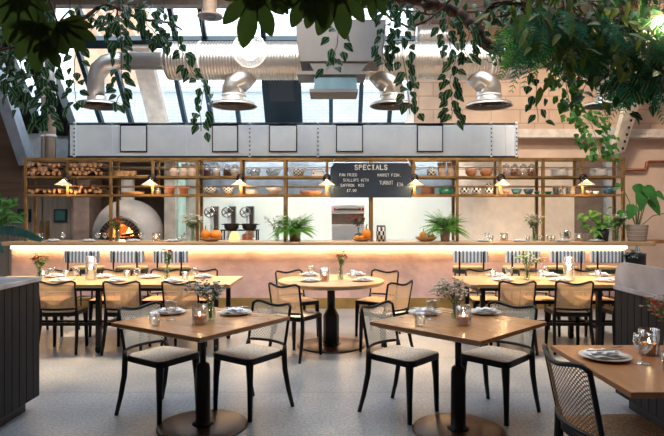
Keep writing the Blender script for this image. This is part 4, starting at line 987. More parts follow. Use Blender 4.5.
PGB.put(shelf(254,ZM), 0, 'clear glass mixing bowl, left of the pair on the top shelf', 'glass bowls', (.9,.9,.9)); PGB.put(shelf(273,ZM), 0, 'clear glass mixing bowl, right of the pair on the top shelf', 'glass bowls')
PWB = Proto(lathe_thing('white_bowl', 'bowl', [(.001,0),(.045,0),(.09,.05),(.15,.11),(.146,.11),(.086,.055),(.04,.012),(.001,.01)], CERAM, 28)); PWB.put(shelf(274,ZL), 0, 'wide white bowl on the lower shelf beneath the glass bowls', None)
for k in range(4): PWP.put(shelf(252,ZL+k*.019), 0, 'white plate in the short stack right of the third sconce', 'stack of plates right of the third sconce', (1.,1,1))
t = thing('white_box', 'white enamel box on the top shelf beside the specials board', 'box', shelf(318,ZM)); MB().box((-.1,-.08,0),(.1,.08,.105)).build('box_body', WHITE, t, bevel=.008); MB().lathe([(.001,-.01),(.012,-.008),(.012,.008),(.001,.01)], 8, (-.07,-.083,.05)).build('knob', DARK, t)
o = lathe_thing('terracotta_dish', 'dish', [(.001,0),(.15,0),(.19,.05),(.18,.05),(.145,.012),(.001,.012)], TERRA, 28); o.location = shelf(311,ZL); o.scale = (1,.7,1.2); o['label'] = 'terracotta baking dish on the lower shelf left of the specials board'
# vase, paper parcels, casserole
ZIG = checker_mat('zigzag_pattern', (.8,.78,.72), (.03,.03,.04), 12)
o = lathe_thing('patterned_pot', 'pot', [(.001,0),(.055,0),(.078,.05),(.07,.1),(.045,.12),(.05,.16),(.045,.16),(.04,.12),(.001,.1)], ZIG); o.location = shelf(431.5,ZM); o['label'] = 'black and white zigzag pot on the top shelf right of the specials board'
for px, l in ((442,'left'),(451,'right')):
    mb = MB(); r = random.Random(px); mb.lathe([(.001,0),(.06,0),(.07,.06),(.045,.13),(.06,.17),(.075,.23),(.07,.23),(.04,.15),(.001,.12)], 10, caps=False, smooth=False); mb.v = [(x*r.uniform(.9,1.1),y,z) for x, y, z in mb.v]
    place(mb, 'paper_parcel', mat('kraft_paper', (.50,.34,.24), .85), 'crumpled kraft paper parcel on the top shelf, %s of the two' % l, 'parcel', shelf(px,ZM), 0, 'paper parcels')
BPL = mat('brown_plate', (.22,.12,.09), .5)
po = lathe_thing('brown_plate', 'plate', [(.001,0),(.07,0),(.12,.015),(.12,.019),(.07,.008),(.001,.008)], BPL, 24); PBP = Proto(po)
for k in range(6): PBP.put(shelf(428,ZL+k*.02), 0, 'brown plate in the stack left of the green casserole', 'brown plates stacked beside the casserole')
t = thing('casserole', 'green enamel casserole on the lower shelf right of the specials board', 'pot', shelf(446,ZL)); GRN = mat('green_enamel', (.01,.16,.09), .25, coat=.5)
MB().lathe([(.001,0),(.10,0),(.115,.015),(.118,.09),(.112,.09),(.11,.02),(.001,.01)], 26, caps=False).build('pot_body', GRN, t); MB().lathe([(.118,.09),(.12,.1),(.06,.118),(.001,.12)], 26, caps=False).build('lid', GRN, t)
PTB = Proto(lathe_thing('terracotta_bowl', 'bowl', [(.001,0),(.05,0),(.088,.06),(.09,.12),(.084,.12),(.08,.06),(.001,.02)], TERRA, 24))
PTB.put(shelf(471,ZM), 0, 'terracotta bowl on the top shelf, left of the pair', 'terracotta bowls'); PTB.put(shelf(486,ZM), 0, 'terracotta bowl on the top shelf, right of the pair', 'terracotta bowls', (1.1,1.1,1))
PCU = Proto(lathe_thing('patterned_cup', 'cup', [(.001,0),(.055,0),(.07,.03),(.07,.11),(.064,.11),(.064,.03),(.001,.01)], ZIG, 20))
for px, l in ((464.5,'first under the terracotta bowls'),(476.5,'second under the terracotta bowls'),(489,'third, beside the sixth sconce')): PCU.put(shelf(px,ZL), 0, 'black and white patterned cup on the lower shelf, '+l, 'patterned cups')
PCU.put(shelf(489,ZL+.111), 1, 'black and white patterned cup stacked on the one beside the sixth sconce', 'patterned cup on top', (.8,.8,.6))
BLUE = mat('blue_glaze', (.05,.16,.30), .25, var=.3, scale=8, coat=.4); BLU2 = mat('teal_glaze', (.07,.24,.30), .25, var=.3, scale=8, coat=.4)
SB = [(.001,0),(.045,0),(.08,.05),(.092,.1),(.087,.1),(.074,.05),(.001,.012)]
for px, m, s, l in ((506.5,PINK,.62,'small pink bowl right of the sixth sconce'),(516.5,BLU2,.95,'teal glazed bowl under the spice jars'),(528.5,BLUE,.92,'deep blue glazed bowl under the spice jars'),(588,mat('grey_pink_glaze',(.5,.42,.40),.4),.62,'small grey pink bowl right of the seventh sconce'),(596,CERAM,.55,'small white bowl beside the blue bowl on the lower shelf'),(608.5,BLUE,1.1,'wide blue glazed bowl at the right end of the lower shelf')):
    o = lathe_thing('glazed_bowl', 'bowl', SB, m, 24); o.location = shelf(px,ZL); o.scale = (s,s,s*1.02); o['label'] = l+', ceramic'; o['group'] = 'glazed bowls'
o = lathe_thing('glazed_bowl', 'bowl', SB, GRN, 24); o.location = shelf(536.8,ZL, 9.24); o.scale = (.45,.8,.5); o['label'] = 'low green dish on the lower shelf left of the brass post'
o = lathe_thing('glazed_bowl', 'bowl', SB, GRN, 24); o.location = shelf(548.3,ZL, 9.24); o.scale = (.6,.8,.5); o['label'] = 'low green dish on the lower shelf right of the brass post'
for px, z, nk, l, g, s in ((559.5,ZM,7,'white plate in the wide stack on the top shelf left of the seventh sconce','white plates top shelf',1.15),(599,ZM,7,'pale plate in the stack at the right end of the top shelf','pale plates top shelf right',1.15)):
    for k in range(nk): PWP.put(shelf(px,z+k*.019), 0, l, g, (s,s,1))
PSP = Proto(lathe_thing('patterned_plate', 'plate', [(.001,0),(.07,0),(.105,.02),(.105,.024),(.07,.008),(.001,.008)], BLW, 24))
for px, l in ((558.2,'left'),(570.5,'right')):
    for k in range(5): PSP.put(shelf(px,ZL+k*.025), 0, 'lattice patterned plate in the %s of two stacks left of the seventh sconce' % l, 'patterned plates, %s stack' % l, (.92 if l == 'left' else .78,)*2+(1,))

# ================================================================== SPECIALS BOARD
Yb = 9.03; x0, x1 = PX(330.5,Yb), PX(411.5,Yb); zt, zb = PZ(163,Yb), PZ(197.5,Yb)
sb = thing('specials_board', 'black SPECIALS chalkboard hanging from the middle of the brass shelving', 'sign', ((x0+x1)/2, Yb, zb)); W2 = (x1-x0)/2; H = zt-zb
c = .03; mb = MB(); XZ = Matrix(((1,0,0,0),(0,0,1,0),(0,1,0,0),(0,0,0,1)))
mb.prism([(-W2,0),(W2,0),(W2,H-.07),(W2-.045,H-.03),(W2-.045,H),(-W2+.045,H),(-W2+.045,H-.03),(-W2,H-.07)], 0, .02, XZ); mb.build('panel', mat('chalkboard', (.010,.024,.045), .65, var=.2, scale=3), sb)
for s in (-1,1): MB().tube([(s*(W2-.05),.01,H-.01),(s*(W2-.05),.03,H+.05),(s*(W2-.1),.06,ZT-zb-.0)], .006, 5).build('rope', WHITE, sb)
CHK = mat('chalk', (.85,.87,.88), .9, var=.02)
GL_ = {'A':['0,0 .5,1 1,0','.2,.4 .8,.4'],'B':['0,0 0,1 .8,.9 .8,.6 0,.5 .9,.4 .9,.05 0,0'],'C':['1,.85 .6,1 .1,.8 0,.5 .1,.2 .6,0 1,.15'],'D':['0,0 0,1 .6,1 1,.7 1,.3 .6,0 0,0'],'X':['0,0 1,1','0,1 1,0'],'E':['1,1 0,1 0,0 1,0','0,.5 .8,.5'],'F':['1,1 0,1 0,0','0,.5 .8,.5'],'H':['0,0 0,1','1,0 1,1','0,.5 1,.5'],'I':['.5,0 .5,1','.2,0 .8,0','.2,1 .8,1'],'K':['0,0 0,1','1,1 0,.45 1,0'],'L':['0,1 0,0 1,0'],'M':['0,0 0,1 .5,.4 1,1 1,0'],'N':['0,0 0,1 1,0 1,1'],'O':['0,.5 .15,.9 .5,1 .85,.9 1,.5 .85,.1 .5,0 .15,.1 0,.5'],'P':['0,0 0,1 .85,.95 .9,.6 0,.45'],'R':['0,0 0,1 .85,.95 .9,.6 0,.5 1,0'],'S':['1,.85 .7,1 .2,1 0,.8 .15,.6 .85,.42 1,.2 .8,0 .3,0 0,.15'],'T':['0,1 1,1','.5,1 .5,0'],'U':['0,1 0,.2 .3,0 .7,0 1,.2 1,1'],'W':['0,1 .25,0 .5,.6 .75,0 1,1'],'.':['.4,0 .6,.05'],'1':['.3,.8 .6,1 .6,0','.3,0 .9,0'],'6':['.9,1 .2,.7 0,.3 .3,0 .8,0 1,.25 .7,.5 .1,.4'],'7':['0,1 1,1 .4,0'],'0':['.5,0 0,.3 0,.7 .5,1 1,.7 1,.3 .5,0'],'£':['1,.85 .6,1 .35,.8 .4,.3 .1,0 1,0','.1,.5 .8,.5'],' ':[]}
def write(text, cx, z, h_, w_, gap, th, serif=False):
    mb = MB(); x = cx-(len(text)*(w_+gap)-gap)/2
    for ch in text:
        for st_ in GL_[ch]:
            pts = [tuple(float(v) for v in q.split(',')) for q in st_.split()]
            for a_, b_ in zip(pts, pts[1:]):
                A = Vector((x+a_[0]*w_,-.003,z+a_[1]*h_)); B = Vector((x+b_[0]*w_,-.003,z+b_[1]*h_)); d_ = (B-A).normalized()*th*.3
                mb.beam(A-d_, B+d_, th, .003, up=(0,1,0))
            if serif:
                for q in (pts[0], pts[-1]):
                    if q[1] in (0,1) and ch not in 'CS': mb.cbox((x+q[0]*w_,-.003,z+q[1]*h_),(w_*.5,.003,th*.7))
        x += w_+gap
    return mb
write('SPECIALS', .0, H-.105, .07, .042, .026, .015, True).build('heading', CHK, sb)
mb = MB()
def line(px, py, text, h_=.042, w_=.022): 
    m_ = write(text, 0, 0, h_, w_, .010, .005); n_ = len(text)*(w_+.011)
    X = PX(px,Yb)-sb.location.x+n_/2; Z = PZ(py,Yb)-zb; mb.add([(v[0]+X,v[1],v[2]+Z) for v in m_.v], m_.f)
line(339,176.2,'PAN FRIED'); line(342.5,181.4,'SCALLOPS WITH'); line(340,186.6,'SAFFRON  MIX'); line(346.5,191.8,'£7.00')
line(377,176.4,'MARKET FISH.'); line(379,184.4,'TURBOT', .055, .028); line(396.5,186.,'£16', .055, .026)
mb.build('chalk_writing', CHK, sb)

# ================================================================== KITCHEN THINGS
YO = 11.0; ov = thing('pizza_oven', 'domed whitewashed wood-fired pizza oven with a glowing arched brick mouth', 'oven', (PX(126,YO),YO,0))
OW = mat('whitewashed_render', (.66,.60,.55), .8, var=.06, scale=4, bump=.3, bscale=12)
MB().box((-.68,-.35,0),(.68,.75,.98)).build('plinth', OW, ov)
acx = PX(121.5,YO-.35)-PX(126,YO); zc = PZ(239,YO-.35); ro, ri = .40, .285
mb = MB(); vs = []; fs = []; A, B = 48, 16
def dome_pt(a, tt): return Vector((.69*math.sin(tt)*math.cos(a), .15+.60*math.sin(tt)*math.sin(a), .98+.84*math.cos(tt)**.8 if math.cos(tt) > 0 else .98))
for i in range(B+1):
    for k in range(A): vs.append(dome_pt(2*PI*k/A, PI/2*i/B))
for i in range(B):
    for k in range(A):
        l = (k+1)%A; q = [i*A+k,(i+1)*A+k,(i+1)*A+l,i*A+l]; cc = sum((vs[j] for j in q), Vector())/4
        if cc.y < .0 and ((cc.x-acx)**2+(cc.z-zc)**2)**.5 < ro-.03: continue
        fs.append(tuple(q))
mb.add(vs, fs, None, True); mb.build('dome', OW, ov)
def arch(r0, r1, y0, y1, zc_, n=22):
    mb = MB(); vs = []; fs = []
    for i in range(n+1):
        a = PI*i/n
        for r_, y in ((r0,y0),(r1,y0),(r1,y1),(r0,y1)): vs.append((acx+r_*math.cos(a), y, zc_+r_*math.sin(a)))
    for i in range(n):
        for k in range(4): l = (k+1)%4; fs.append((i*4+k,i*4+l,(i+1)*4+l,(i+1)*4+k))
    fs += [(3,2,1,0),(n*4,n*4+1,n*4+2,n*4+3)]; mb.add(vs, fs); return mb
arch(ro-.02, ro+.03, -.43, -.1, zc).build('arch_surround', OW, ov); mb = MB()
for i in range(17):
    a0, a1 = PI*(i+.08)/17, PI*(i+.92)/17; vs = []
    for r_, a in ((ri,a0),(ro,a0),(ro,a1),(ri,a1)):
        for y in (-.46,-.12): vs.append((acx+r_*math.cos(a), y, zc+r_*math.sin(a)))
    mb.add(vs, [(0,2,4,6),(1,7,5,3),(0,1,3,2),(2,3,5,4),(4,5,7,6),(6,7,1,0)])
mb.build('arch_brick', mat('sooty_brick', (.09,.06,.05), .8, var=.3, scale=5), ov); arch(ri+.01, ro-.01, -.455, -.13, zc).build('mortar', mat('pale_mortar', (.42,.36,.31), .85), ov)
SOOT = mat('firebrick_inside', (.30,.13,.06), .9, var=.25, scale=6)
arch(ri+.005, ri+.05, -.2, .45, zc).build('vault', SOOT, ov); MB().box((acx-.34,.42,.98),(acx+.34,.47,zc+.35)).build('rear_wall', SOOT, ov); MB().box((acx-.32,-.42,.94),(acx+.32,.45,zc-.02)).build('hearth', SOOT, ov)
MB().box((acx-.31,-.48,.96),(acx+.31,-.43,zc+.035)).build('sill', DARK, ov)
MB().lathe([(.16,1.70),(.13,1.80),(.13,2.3),(.001,2.3)], 24, (-.02,.15,0), caps=False).build('chimney', OW, ov)
mb = MB(); FIRE = emis('oven_fire', (1.,.36,.06), 9); r = random.Random(9)
for i in range(16):
    x = acx+.06+r.uniform(-.17,.17); hgt = r.uniform(.12,.3)*(1-abs(x-acx-.05)*1.4); y = r.uniform(.05,.25); zf = zc-.02; w_ = r.uniform(.03,.055)
    mb.lathe([(.001,0),(w_,hgt*.18),(w_*.8,hgt*.45),(w_*.35,hgt*.8),(.001,hgt)], 8, (x,y,zf), caps=False)
mb.build('flames', FIRE, ov); mb = MB()
for i, (x, y, z) in enumerate(((-.1,.0,.03),(.02,-.03,.03),(.12,.02,.03),(-.02,.0,.085))): mb.tube([(acx+x-.12,y,zc+z-.02),(acx+x+.12,y+.05,zc+z)], .03, 8)
mb.build('burning_wood', mat('charred_wood', (.05,.02,.012), .9), ov)
light('oven_glow', 'POINT', (PX(121,YO)+.03, YO+.0, zc+.13), 9, (1,.42,.12), .06)
# three chrome wheel slicers on a shelf, black pots on iron stand
Yk = 9.95
for i, px in enumerate((211.5,228.8,247)):
    s_ = thing('hand_slicer', ('hand-cranked chrome wheel slicer, left one behind the pumpkins','hand-cranked chrome wheel slicer, middle one above the left black pot','hand-cranked chrome wheel slicer, right one above the right black pot')[i], 'slicer', (PX(px,10.9),10.9,.94), 0, 'wheel slicers behind the bar')
    MB().box((-.02,.0,0),(.13,.12,.74)).build('upright', mat('dark_chrome', (.25,.26,.27), .25, .9), s_, bevel=.01); MB().box((-.15,-.1,0),(.15,.15,.12)).build('foot', STEEL, s_, bevel=.01)
    mb = MB(); RX = Matrix.Translation((-.03,-.05,.62)) @ Matrix.Rotation(PI/2,4,'X')
    ring = [(RX @ Vector((.095*math.cos(2*PI*k/24), .095*math.sin(2*PI*k/24), 0))) for k in range(24)]; mb.tube(ring, .013, 6, True)
    for k in range(5): a = 2*PI*k/5; mb.tube([RX @ Vector((0,0,0)), RX @ Vector((.095*math.cos(a),.095*math.sin(a),0))], .009, 5)
    mb.build('wheel', CUT, s_); MB().lathe([(.03,-.02),(.03,.05),(.001,.05)], 12, M=RX).build('hub', CUT, s_)
    MB().tube([(-.02,.03,.12),(.02,.02,.35),(.0,-.02,.6)], .035, 8).build('arm', STEEL, s_)
st_ = thing('iron_pot_stand', 'black iron stand carrying two black pots above a warm glow', 'stand', (PX(240,9.75),9.75,.0)); ZS = PZ(229.5,9.75)
MB().box((-.32,-.12,ZS-.02),(.32,.16,ZS)).build('stand_top', DARK, st_)
for sx in (-1,1):
    for sy in (-1,1): MB().box((sx*.30-.012,.02+sy*.12-.012,0),(sx*.30+.012,.02+sy*.12+.012,ZS-.02)).build('leg', DARK, st_)
MB().box((-.30,-.10,.86),(.30,.14,.88)).build('lower_shelf', DARK, st_)
def pot():
    t = thing('black_pot', '', 'pot'); PM = mat('cast_iron', (.015,.017,.02), .5)
    MB().lathe([(.001,0),(.09,0),(.12,.02),(.13,.10),(.135,.105),(.122,.105),(.112,.02),(.001,.012)], 24, caps=False).build('pot_body', PM, t)
    for s in (-1,1): MB().tube([(s*.125,-.03,.085),(s*.165,-.03,.09),(s*.165,.03,.09),(s*.125,.03,.085)], .008, 6).build('handle', PM, t)
    return t
PP = Proto(pot()); PP.put((PX(231.5,9.75),9.75,ZS), 0, 'black cast iron pot on the stand, left one', 'black pots on the iron stand'); PP.put((PX(249.5,9.75),9.75,ZS), 0, 'black cast iron pot on the stand, right one', 'black pots on the iron stand')
t = thing('orange_lit_stump', 'wood stump under the left black pot, orange light on it painted as glow', 'lamp', (PX(234,9.7),9.72,.88)); mb = MB(); mb.blob((0,0,.17), .10,.08,.17, 9, 7, .12, random.Random(5)); mb.build('stump', emis('amber_glow', (1,.45,.13), 1.7), t); MB().cyl((0,0,0), .09, .03).build('foot', BW, t)  # brown wood stump; the orange light on it is painted as emission
t = thing('brown_crock', 'brown stoneware crock right of the orange lit wood stump', 'pot', (PX(247,9.7),9.74,.88)); MB().lathe([(.001,0),(.08,0),(.095,.1),(.09,.28),(.07,.3),(.001,.3)], 20, caps=False).build('crock_body', mat('brown_stoneware', (.30,.10,.04), .4), t)
# salamander grill
gx = PX(348,10.6); gr = thing('salamander_grill', 'stainless salamander grill with red knobs behind the red roses', 'grill', (gx,10.75,.94)); z0 = PZ(225.5,10.6)-.94; z1 = PZ(205,10.6)-.94
MB().box((-.31,0,z0+.02),(.31,.45,z0+.06)).box((-.31,.02,z0+.06),(.31,.45,z1-.16)).build('body', mat('grill_brown_steel', (.25,.21,.19), .4, .6), gr); MB().box((-.32,-.05,z1-.15),(.32,.45,z1)).build('control_panel', STEEL, gr, bevel=.01)
MB().box((-.22,-.085,z1-.09),(.22,-.06,z1-.065)).box((-.22,-.07,z1-.09),(-.2,-.05,z1-.065)).box((.2,-.07,z1-.09),(.22,-.05,z1-.065)).build('handle', DARK, gr)
for s in (-.25,.23,.29): MB().lathe([(.026,0),(.022,.03),(.001,.03)], 12, M=Matrix.Translation((s,-.05,z1-.075)) @ Matrix.Rotation(PI/2,4,'X')).build('knob', FR, gr)
MB().box((-.31,-.05,z0-.03),(.31,.45,z0+.02)).build('grill_tray', STEEL, gr, bevel=.005)
for sx in (-1,1):
    for y in (.0,.42): MB().box((sx*.28-.025,y-.02,0),(sx*.28+.025,y+.02,z0-.03)).build('leg', STEEL, gr)
MB().box((-.26,.43,0),(.26,.45,z0-.03)).build('rear_panel', STEEL, gr)
# ================================================================== OVERHEAD DUCTS
YD = 8.6; ZD = PZ(61,YD)
dk = thing('spiral_duct', 'long ribbed galvanised spiral duct running across above the kitchen', 'duct', (0,YD,ZD))
RY = Matrix.Rotation(PI/2,4,'Y')
def ribbed(xa, xb, r, pitch=.045):
    n = int((xb-xa)/pitch); pr = []
    for i in range(n): z = xa+i*pitch; pr += [(r,z),(r,z+pitch*.72),(r+.006,z+pitch*.8),(r+.006,z+pitch*.92)]
    pr.append((r,xb)); return pr
xa, xb = PX(168,YD), PX(513,YD)
MB().lathe(ribbed(xa, xb, .285), 36, M=RY, caps=True).build('main_run', DUCT, dk)
MB().lathe([(.285,xb),(.285,xb+.04),(.13,xb+.34),(.115,xb+.36),(.115,PX(603,YD))], 28, M=RY).build('reducer', DUCT, dk)
MB().lathe([(.135,PX(122,YD)),(.135,xa-.08),(.285,xa)], 28, M=RY).build('left_branch', DUCT, dk)
c0 = PX(122,YD); ex = PX(96,YD)
MB().tube([(c0+.02,0,0),(c0-.1,0,-.0),(c0-.25,0,-.04),(c0-.35,0,-.13),(ex,0,-.26),(ex,0,-.62)], [.135,.135,.135,.135,.125,.125], 24).build('elbow', DUCT, dk)
for X in (-2.0, .9, 2.4): MB().box((X-.004,-.02,.28),(X+.004,-.0,5.6-ZD)).build('hanger', DARK, dk)
for X in (-2.0, .9, 2.4): MB().lathe([(.29,X-.015),(.296,X-.015),(.296,X+.015),(.29,X+.015)], 36, M=RY, caps=False).build('strap', STEEL, dk)
RINGS = mat('inner_louvre', (.16,.13,.12), .5, .3)
def diffuser(px, side, label, neck=.19, r=.35):
    X = PX(px,YD); zd = PZ(106.5,YD); t = thing('duct_diffuser', label, 'vent', (X,YD,zd), 0, 'round diffusers hanging under the spiral duct')
    MB().lathe([(r,0),(r+.005,.008),(r*.9,.045),(neck+.04,.085),(neck,.10),(neck,.15)], 36, caps=False).build('flange', mat('satin_zinc', (.72,.68,.64), .35, .7), t)
    mb = MB()
    for k in range(5):
        q = r*(.93-.17*k); mb.lathe([(q,.004),(q*.93,.03),(q*.93,.034),(q-.004,.01)], 32, caps=False)
    mb.lathe([(.001,.012),(r*.16,.012)], 16, caps=False); mb.lathe([(.001,.06),(r*.93,.045)], 32, caps=False); mb.build('louvre', RINGS, t)
    if side is not None:
        top = ZD-zd
        MB().tube([(0,0,.13),(0,0,.29),(side*.02,0,.33),(side*.2,0,top-.17)], [neck,neck,neck*1.02,neck*1.1], 26).build('boot', DUCT, t)
        MB().lathe([(neck+.001,.155),(neck+.009,.16),(neck+.009,.172),(neck+.001,.177)], 26, caps=False).build('clamp_ring', STEEL, t)
    return t
diffuser(234, 1, 'round duct diffuser between the hanging bulb and the vertical vine', .18)
diffuser(392, -1, 'round duct diffuser below the white air conditioner, behind a vine', .18, .34)
diffuser(489, -1, 'round duct diffuser against the peach block wall', .18)
diffuser(100, None, 'round duct diffuser on the left elbow, far left of the run', .125)
diffuser(602, None, 'round duct diffuser half hidden by hanging foliage at the right', .09, .28)
d_ = bpy.data.objects[dk.name]; MB().tube([(PX(603,YD)-.08,0,0),(PX(602,YD),0,-.03),(PX(602,YD),0,PZ(106.5,YD)+.14-ZD)], .09, 18).build('drop_pipe', DUCT, dk)
t = thing('ceiling_diffuser', 'small round diffuser high in the rooflight, left of the bulb', 'vent', tuple(P(210,17,9.2)))
MB().lathe([(.21,0),(.2,.03),(.11,.06),(.11,.3)], 30, caps=False).build('flange', mat('peach_metal', (.6,.42,.3), .5, .3), t); MB().lathe([(.001,.01),(.19,.004)], 30, caps=False).lathe([(.1,.0),(.095,-.012),(.09,0)], 24, caps=False).build('louvre', RINGS, t); MB().tube([(0,0,.28),(0,0,5.6-P(210,17,9.2).z)], .012, 6).build('hanger', DARK, t)
t = thing('duct_end', 'short ribbed duct end above the main duct in front of the block wall', 'duct', tuple(P(429,36,9.6)))
MB().lathe(ribbed(-.21,.19,.17,.05), 30, M=RY).build('duct_body', DUCT, t); MB().lathe([(.12,.19),(.12,.35)], 24, M=RY).build('collar', DUCT, t); MB().box((-.02,-.01,.16),(.02,.01,5.6-P(0,36,9.6).z)).build('hanger', DARK, t)
# vertical pipes at the left
for i, (px, r_) in enumerate(((44,.05),(50.5,.09))):
    t = thing('vertical_pipe', ('thin silver vertical pipe beside the wide one above the firewood','wide silver vertical pipe rising above the firewood')[i], 'pipe', (PX(px,10.0),10.0,0), 0, 'silver vertical pipes')
    MB().lathe([(r_,2.5),(r_,5.6)], 20).build('pipe_body', DUCT, t)
    for z in (2.9,3.6,4.4): MB().lathe([(r_,z),(r_+.01,z+.005),(r_+.01,z+.03),(r_,z+.035)], 20, caps=False).build('joint', STEEL, t)
# air conditioner
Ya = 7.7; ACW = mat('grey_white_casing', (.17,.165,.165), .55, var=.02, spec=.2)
t = thing('air_conditioner', 'grey white box air conditioner hanging in the middle above the duct', 'air conditioner', (PX(341,Ya),Ya,PZ(61,Ya)))
hz = lambda py: PZ(py,Ya)-PZ(61,Ya); hx = lambda px: PX(px,Ya)-PX(341,Ya)
XZ = Matrix(((1,0,0,0),(0,0,1,0),(0,1,0,0),(0,0,0,1)))
MB().prism([(hx(300),hz(61.5)),(hx(381),hz(61.5)),(hx(386),hz(36)),(hx(386),hz(19)),(hx(296),hz(19)),(hx(296),hz(36))], 0, .52, XZ).build('casing', ACW, t, bevel=.01)
MB().prism([(hx(314),hz(71)),(hx(361),hz(71)),(hx(369),hz(61.5)),(hx(309),hz(61.5))], .03, .49, XZ).build('plenum', ACW, t)
MB().box((hx(297),-.01,hz(74.5)),(hx(366),.5,hz(71.2))).build('upper_flange', ACW, t); MB().box((hx(314),.03,hz(88.5)),(hx(357),.46,hz(74.5))).build('filter_box', mat('blue_grey_sheet', (.12,.22,.28), .5), t); MB().box((hx(309.5),0,hz(92)),(hx(358),.48,hz(88.7))).build('lower_flange', ACW, t)
for x in (-.5,.5):
    for y in (.06,.45): MB().tube([(x,y,hz(19)),(x,y,5.6-PZ(61,Ya))], .008, 5).build('hanger', DARK, t)
# globe pendant and two bare bulbs
hazy = bpy.data.materials.new('hazy_globe_glass'); hazy.use_nodes = True; nt_ = hazy.node_tree; nt_.nodes.clear()
t_ = nt_.nodes.new('ShaderNodeBsdfTransparent'); u_ = nt_.nodes.new('ShaderNodeBsdfTranslucent'); m_ = nt_.nodes.new('ShaderNodeMixShader'); o_ = nt_.nodes.new('ShaderNodeOutputMaterial'); l_ = nt_.nodes.new('ShaderNodeLayerWeight'); l_.inputs[0].default_value = .25
r_ = nt_.nodes.new('ShaderNodeMapRange'); r_.inputs['To Min'].default_value = .10; r_.inputs['To Max'].default_value = .7; nt_.links.new(l_.outputs['Facing'], r_.inputs['Value']); nt_.links.new(r_.outputs[0], m_.inputs[0])
nt_.links.new(t_.outputs[0], m_.inputs[1]); nt_.links.new(u_.outputs[0], m_.inputs[2]); nt_.links.new(m_.outputs[0], o_.inputs[0])
def globe(loc, r, label, name='pendant_lamp', fil=38):
    t = thing(name, label, 'lamp', tuple(loc)); MB().lathe([(.001,-r)]+[(r*math.sin(a),-r*math.cos(a)) for a in [PI*k/20 for k in range(1,19)]], 32, caps=False).build('globe', hazy, t)
    mb = MB(); mb.tube([(-.12*r,0,.8*r),(-.2*r,0,.2*r),(0,0,-.1*r),(.2*r,0,.2*r),(.12*r,0,.8*r)], .03*r+.002, 6)
    mb.build('filament', emis('filament', (1,.80,.55), fil), t); MB().blob((0,0,0), .5*r,.5*r,.6*r, 20, 12).build('added_glow_core', emis('bulb_glow_blob', (1,.93,.82), 4), t) if r > .1 else None  # emissive blob added for the white glow inside the clear bulb
    MB().lathe([(.22*r,.9*r),(.2*r,1.25*r),(.08*r,1.4*r),(.001,1.4*r)], 16, caps=False).build('cap', BRASS, t)
    MB().tube([(0,0,1.35*r),(0,0,5.6-loc[2])], .004, 5).build('cord', DARK, t); return t
g = P(249.5,50,4.6); globe(g, .142, 'large clear glass globe bulb glowing in front of the duct', fil=45); light('globe_glow', 'POINT', tuple(g), 28, (1,.78,.52), .08)
g = P(588,58,5.2); globe(g, .035, 'small bare bulb glowing inside the hanging foliage', 'bare_bulb', 260); light('bulb_glow', 'POINT', tuple(g+Vector((0,-.05,0))), 14, (1,.66,.32), .03)
g = P(660,24,4.2); globe(g, .06, 'bright bulb at the top right corner behind leaves', 'bare_bulb', 200); light('corner_glow', 'POINT', tuple(g+Vector((0,-.08,0))), 22, (1,.72,.4), .04)

# ================================================================== HANGING FOLIAGE
def branch(label, pts, r0, r1, name='hanging_branch', wires=()):
    t = thing(name, label, 'branch', tuple(pts[0])); o = pts[0]; n = len(pts); rr = [r0+(r1-r0)*i/(n-1) for i in range(n)]
    q = []
    for i in range(n-1):
        for k in range(5): f = k/5; q.append((pts[i].lerp(pts[i+1], f)-o+Vector((R.uniform(-1,1),R.uniform(-1,1),R.uniform(-1,1)))*r0*.35, rr[i]+(rr[i+1]-rr[i])*f))
    q.append((pts[-1]-o, rr[-1])); MB().tube([a for a, b_ in q], [b_ for a, b_ in q], 7).build('bark', BARK, t)
    for w in wires: p = pts[w]-o; MB().tube([p, (p.x,p.y,5.6-o.z)], .003, 4).build('wire', DARK, t)
    return t
branch('dark twig branch crossing behind the fatsia leaf at the upper left', [P(60,40,4.4),P(78,23,4.4),P(95,10,4.5),P(108,4,4.5),P(125,12,4.6),P(145,20,4.6),P(168,22,4.6),P(182,30,4.6)], .018, .008, wires=(3,))
branch('twisted brown branch curving down above the right hand duct', [P(395,-6,4.6),P(430,4,4.6),P(455,12,4.6),P(472,24,4.5),P(484,42,4.5),P(500,52,4.5)], .05, .04, wires=(1,4))
branch('thin looping cane arcing below the twisted branch', [P(378,4,4.4),P(392,20,4.4),P(410,28,4.4),P(428,20,4.4),P(445,6,4.4),P(455,-6,4.4)], .010, .008, wires=(5,))
branch('slender branch running level into the right hand foliage', [P(380,8,5.0),P(430,14,5.0),P(480,12,5.0),P(520,8,5.0),P(570,20,5.0)], .012, .010, wires=(0,4))
branch('dark diagonal branch behind the small bare bulb', [P(664,10,4.6),P(640,42,4.6),P(600,55,4.6),P(560,70,4.6)], .018, .008, wires=(0,))
branch('thin dark stem crossing the leaves at the far left', [P(-6,52,3.6),P(20,46,3.6),P(45,38,3.6),P(70,10,3.6)], .008, .006, wires=(3,))
wr = thing('twig_wreath', 'round twig wreath hanging among the foliage right of the twisted branch', 'wreath', tuple(P(508,28,4.7))); mb = MB()
for k in range(7):
    ph = R.uniform(0,6); mb.tube([Vector(((.25+.012*math.sin(3*a+ph))*math.cos(a), .06*math.sin(a+ph)+R.uniform(-.01,.01), (.215+.014*math.cos(4*a+ph))*math.sin(a))) for a in [2*PI*i/40 for i in range(40)]], .011, 5, True)
mb.build('twigs', BARK, wr); MB().tube([(0,0,.2),(0,0,5.6-P(508,28,4.7).z)], .003, 4).build('wire', DARK, wr); mb = MB()
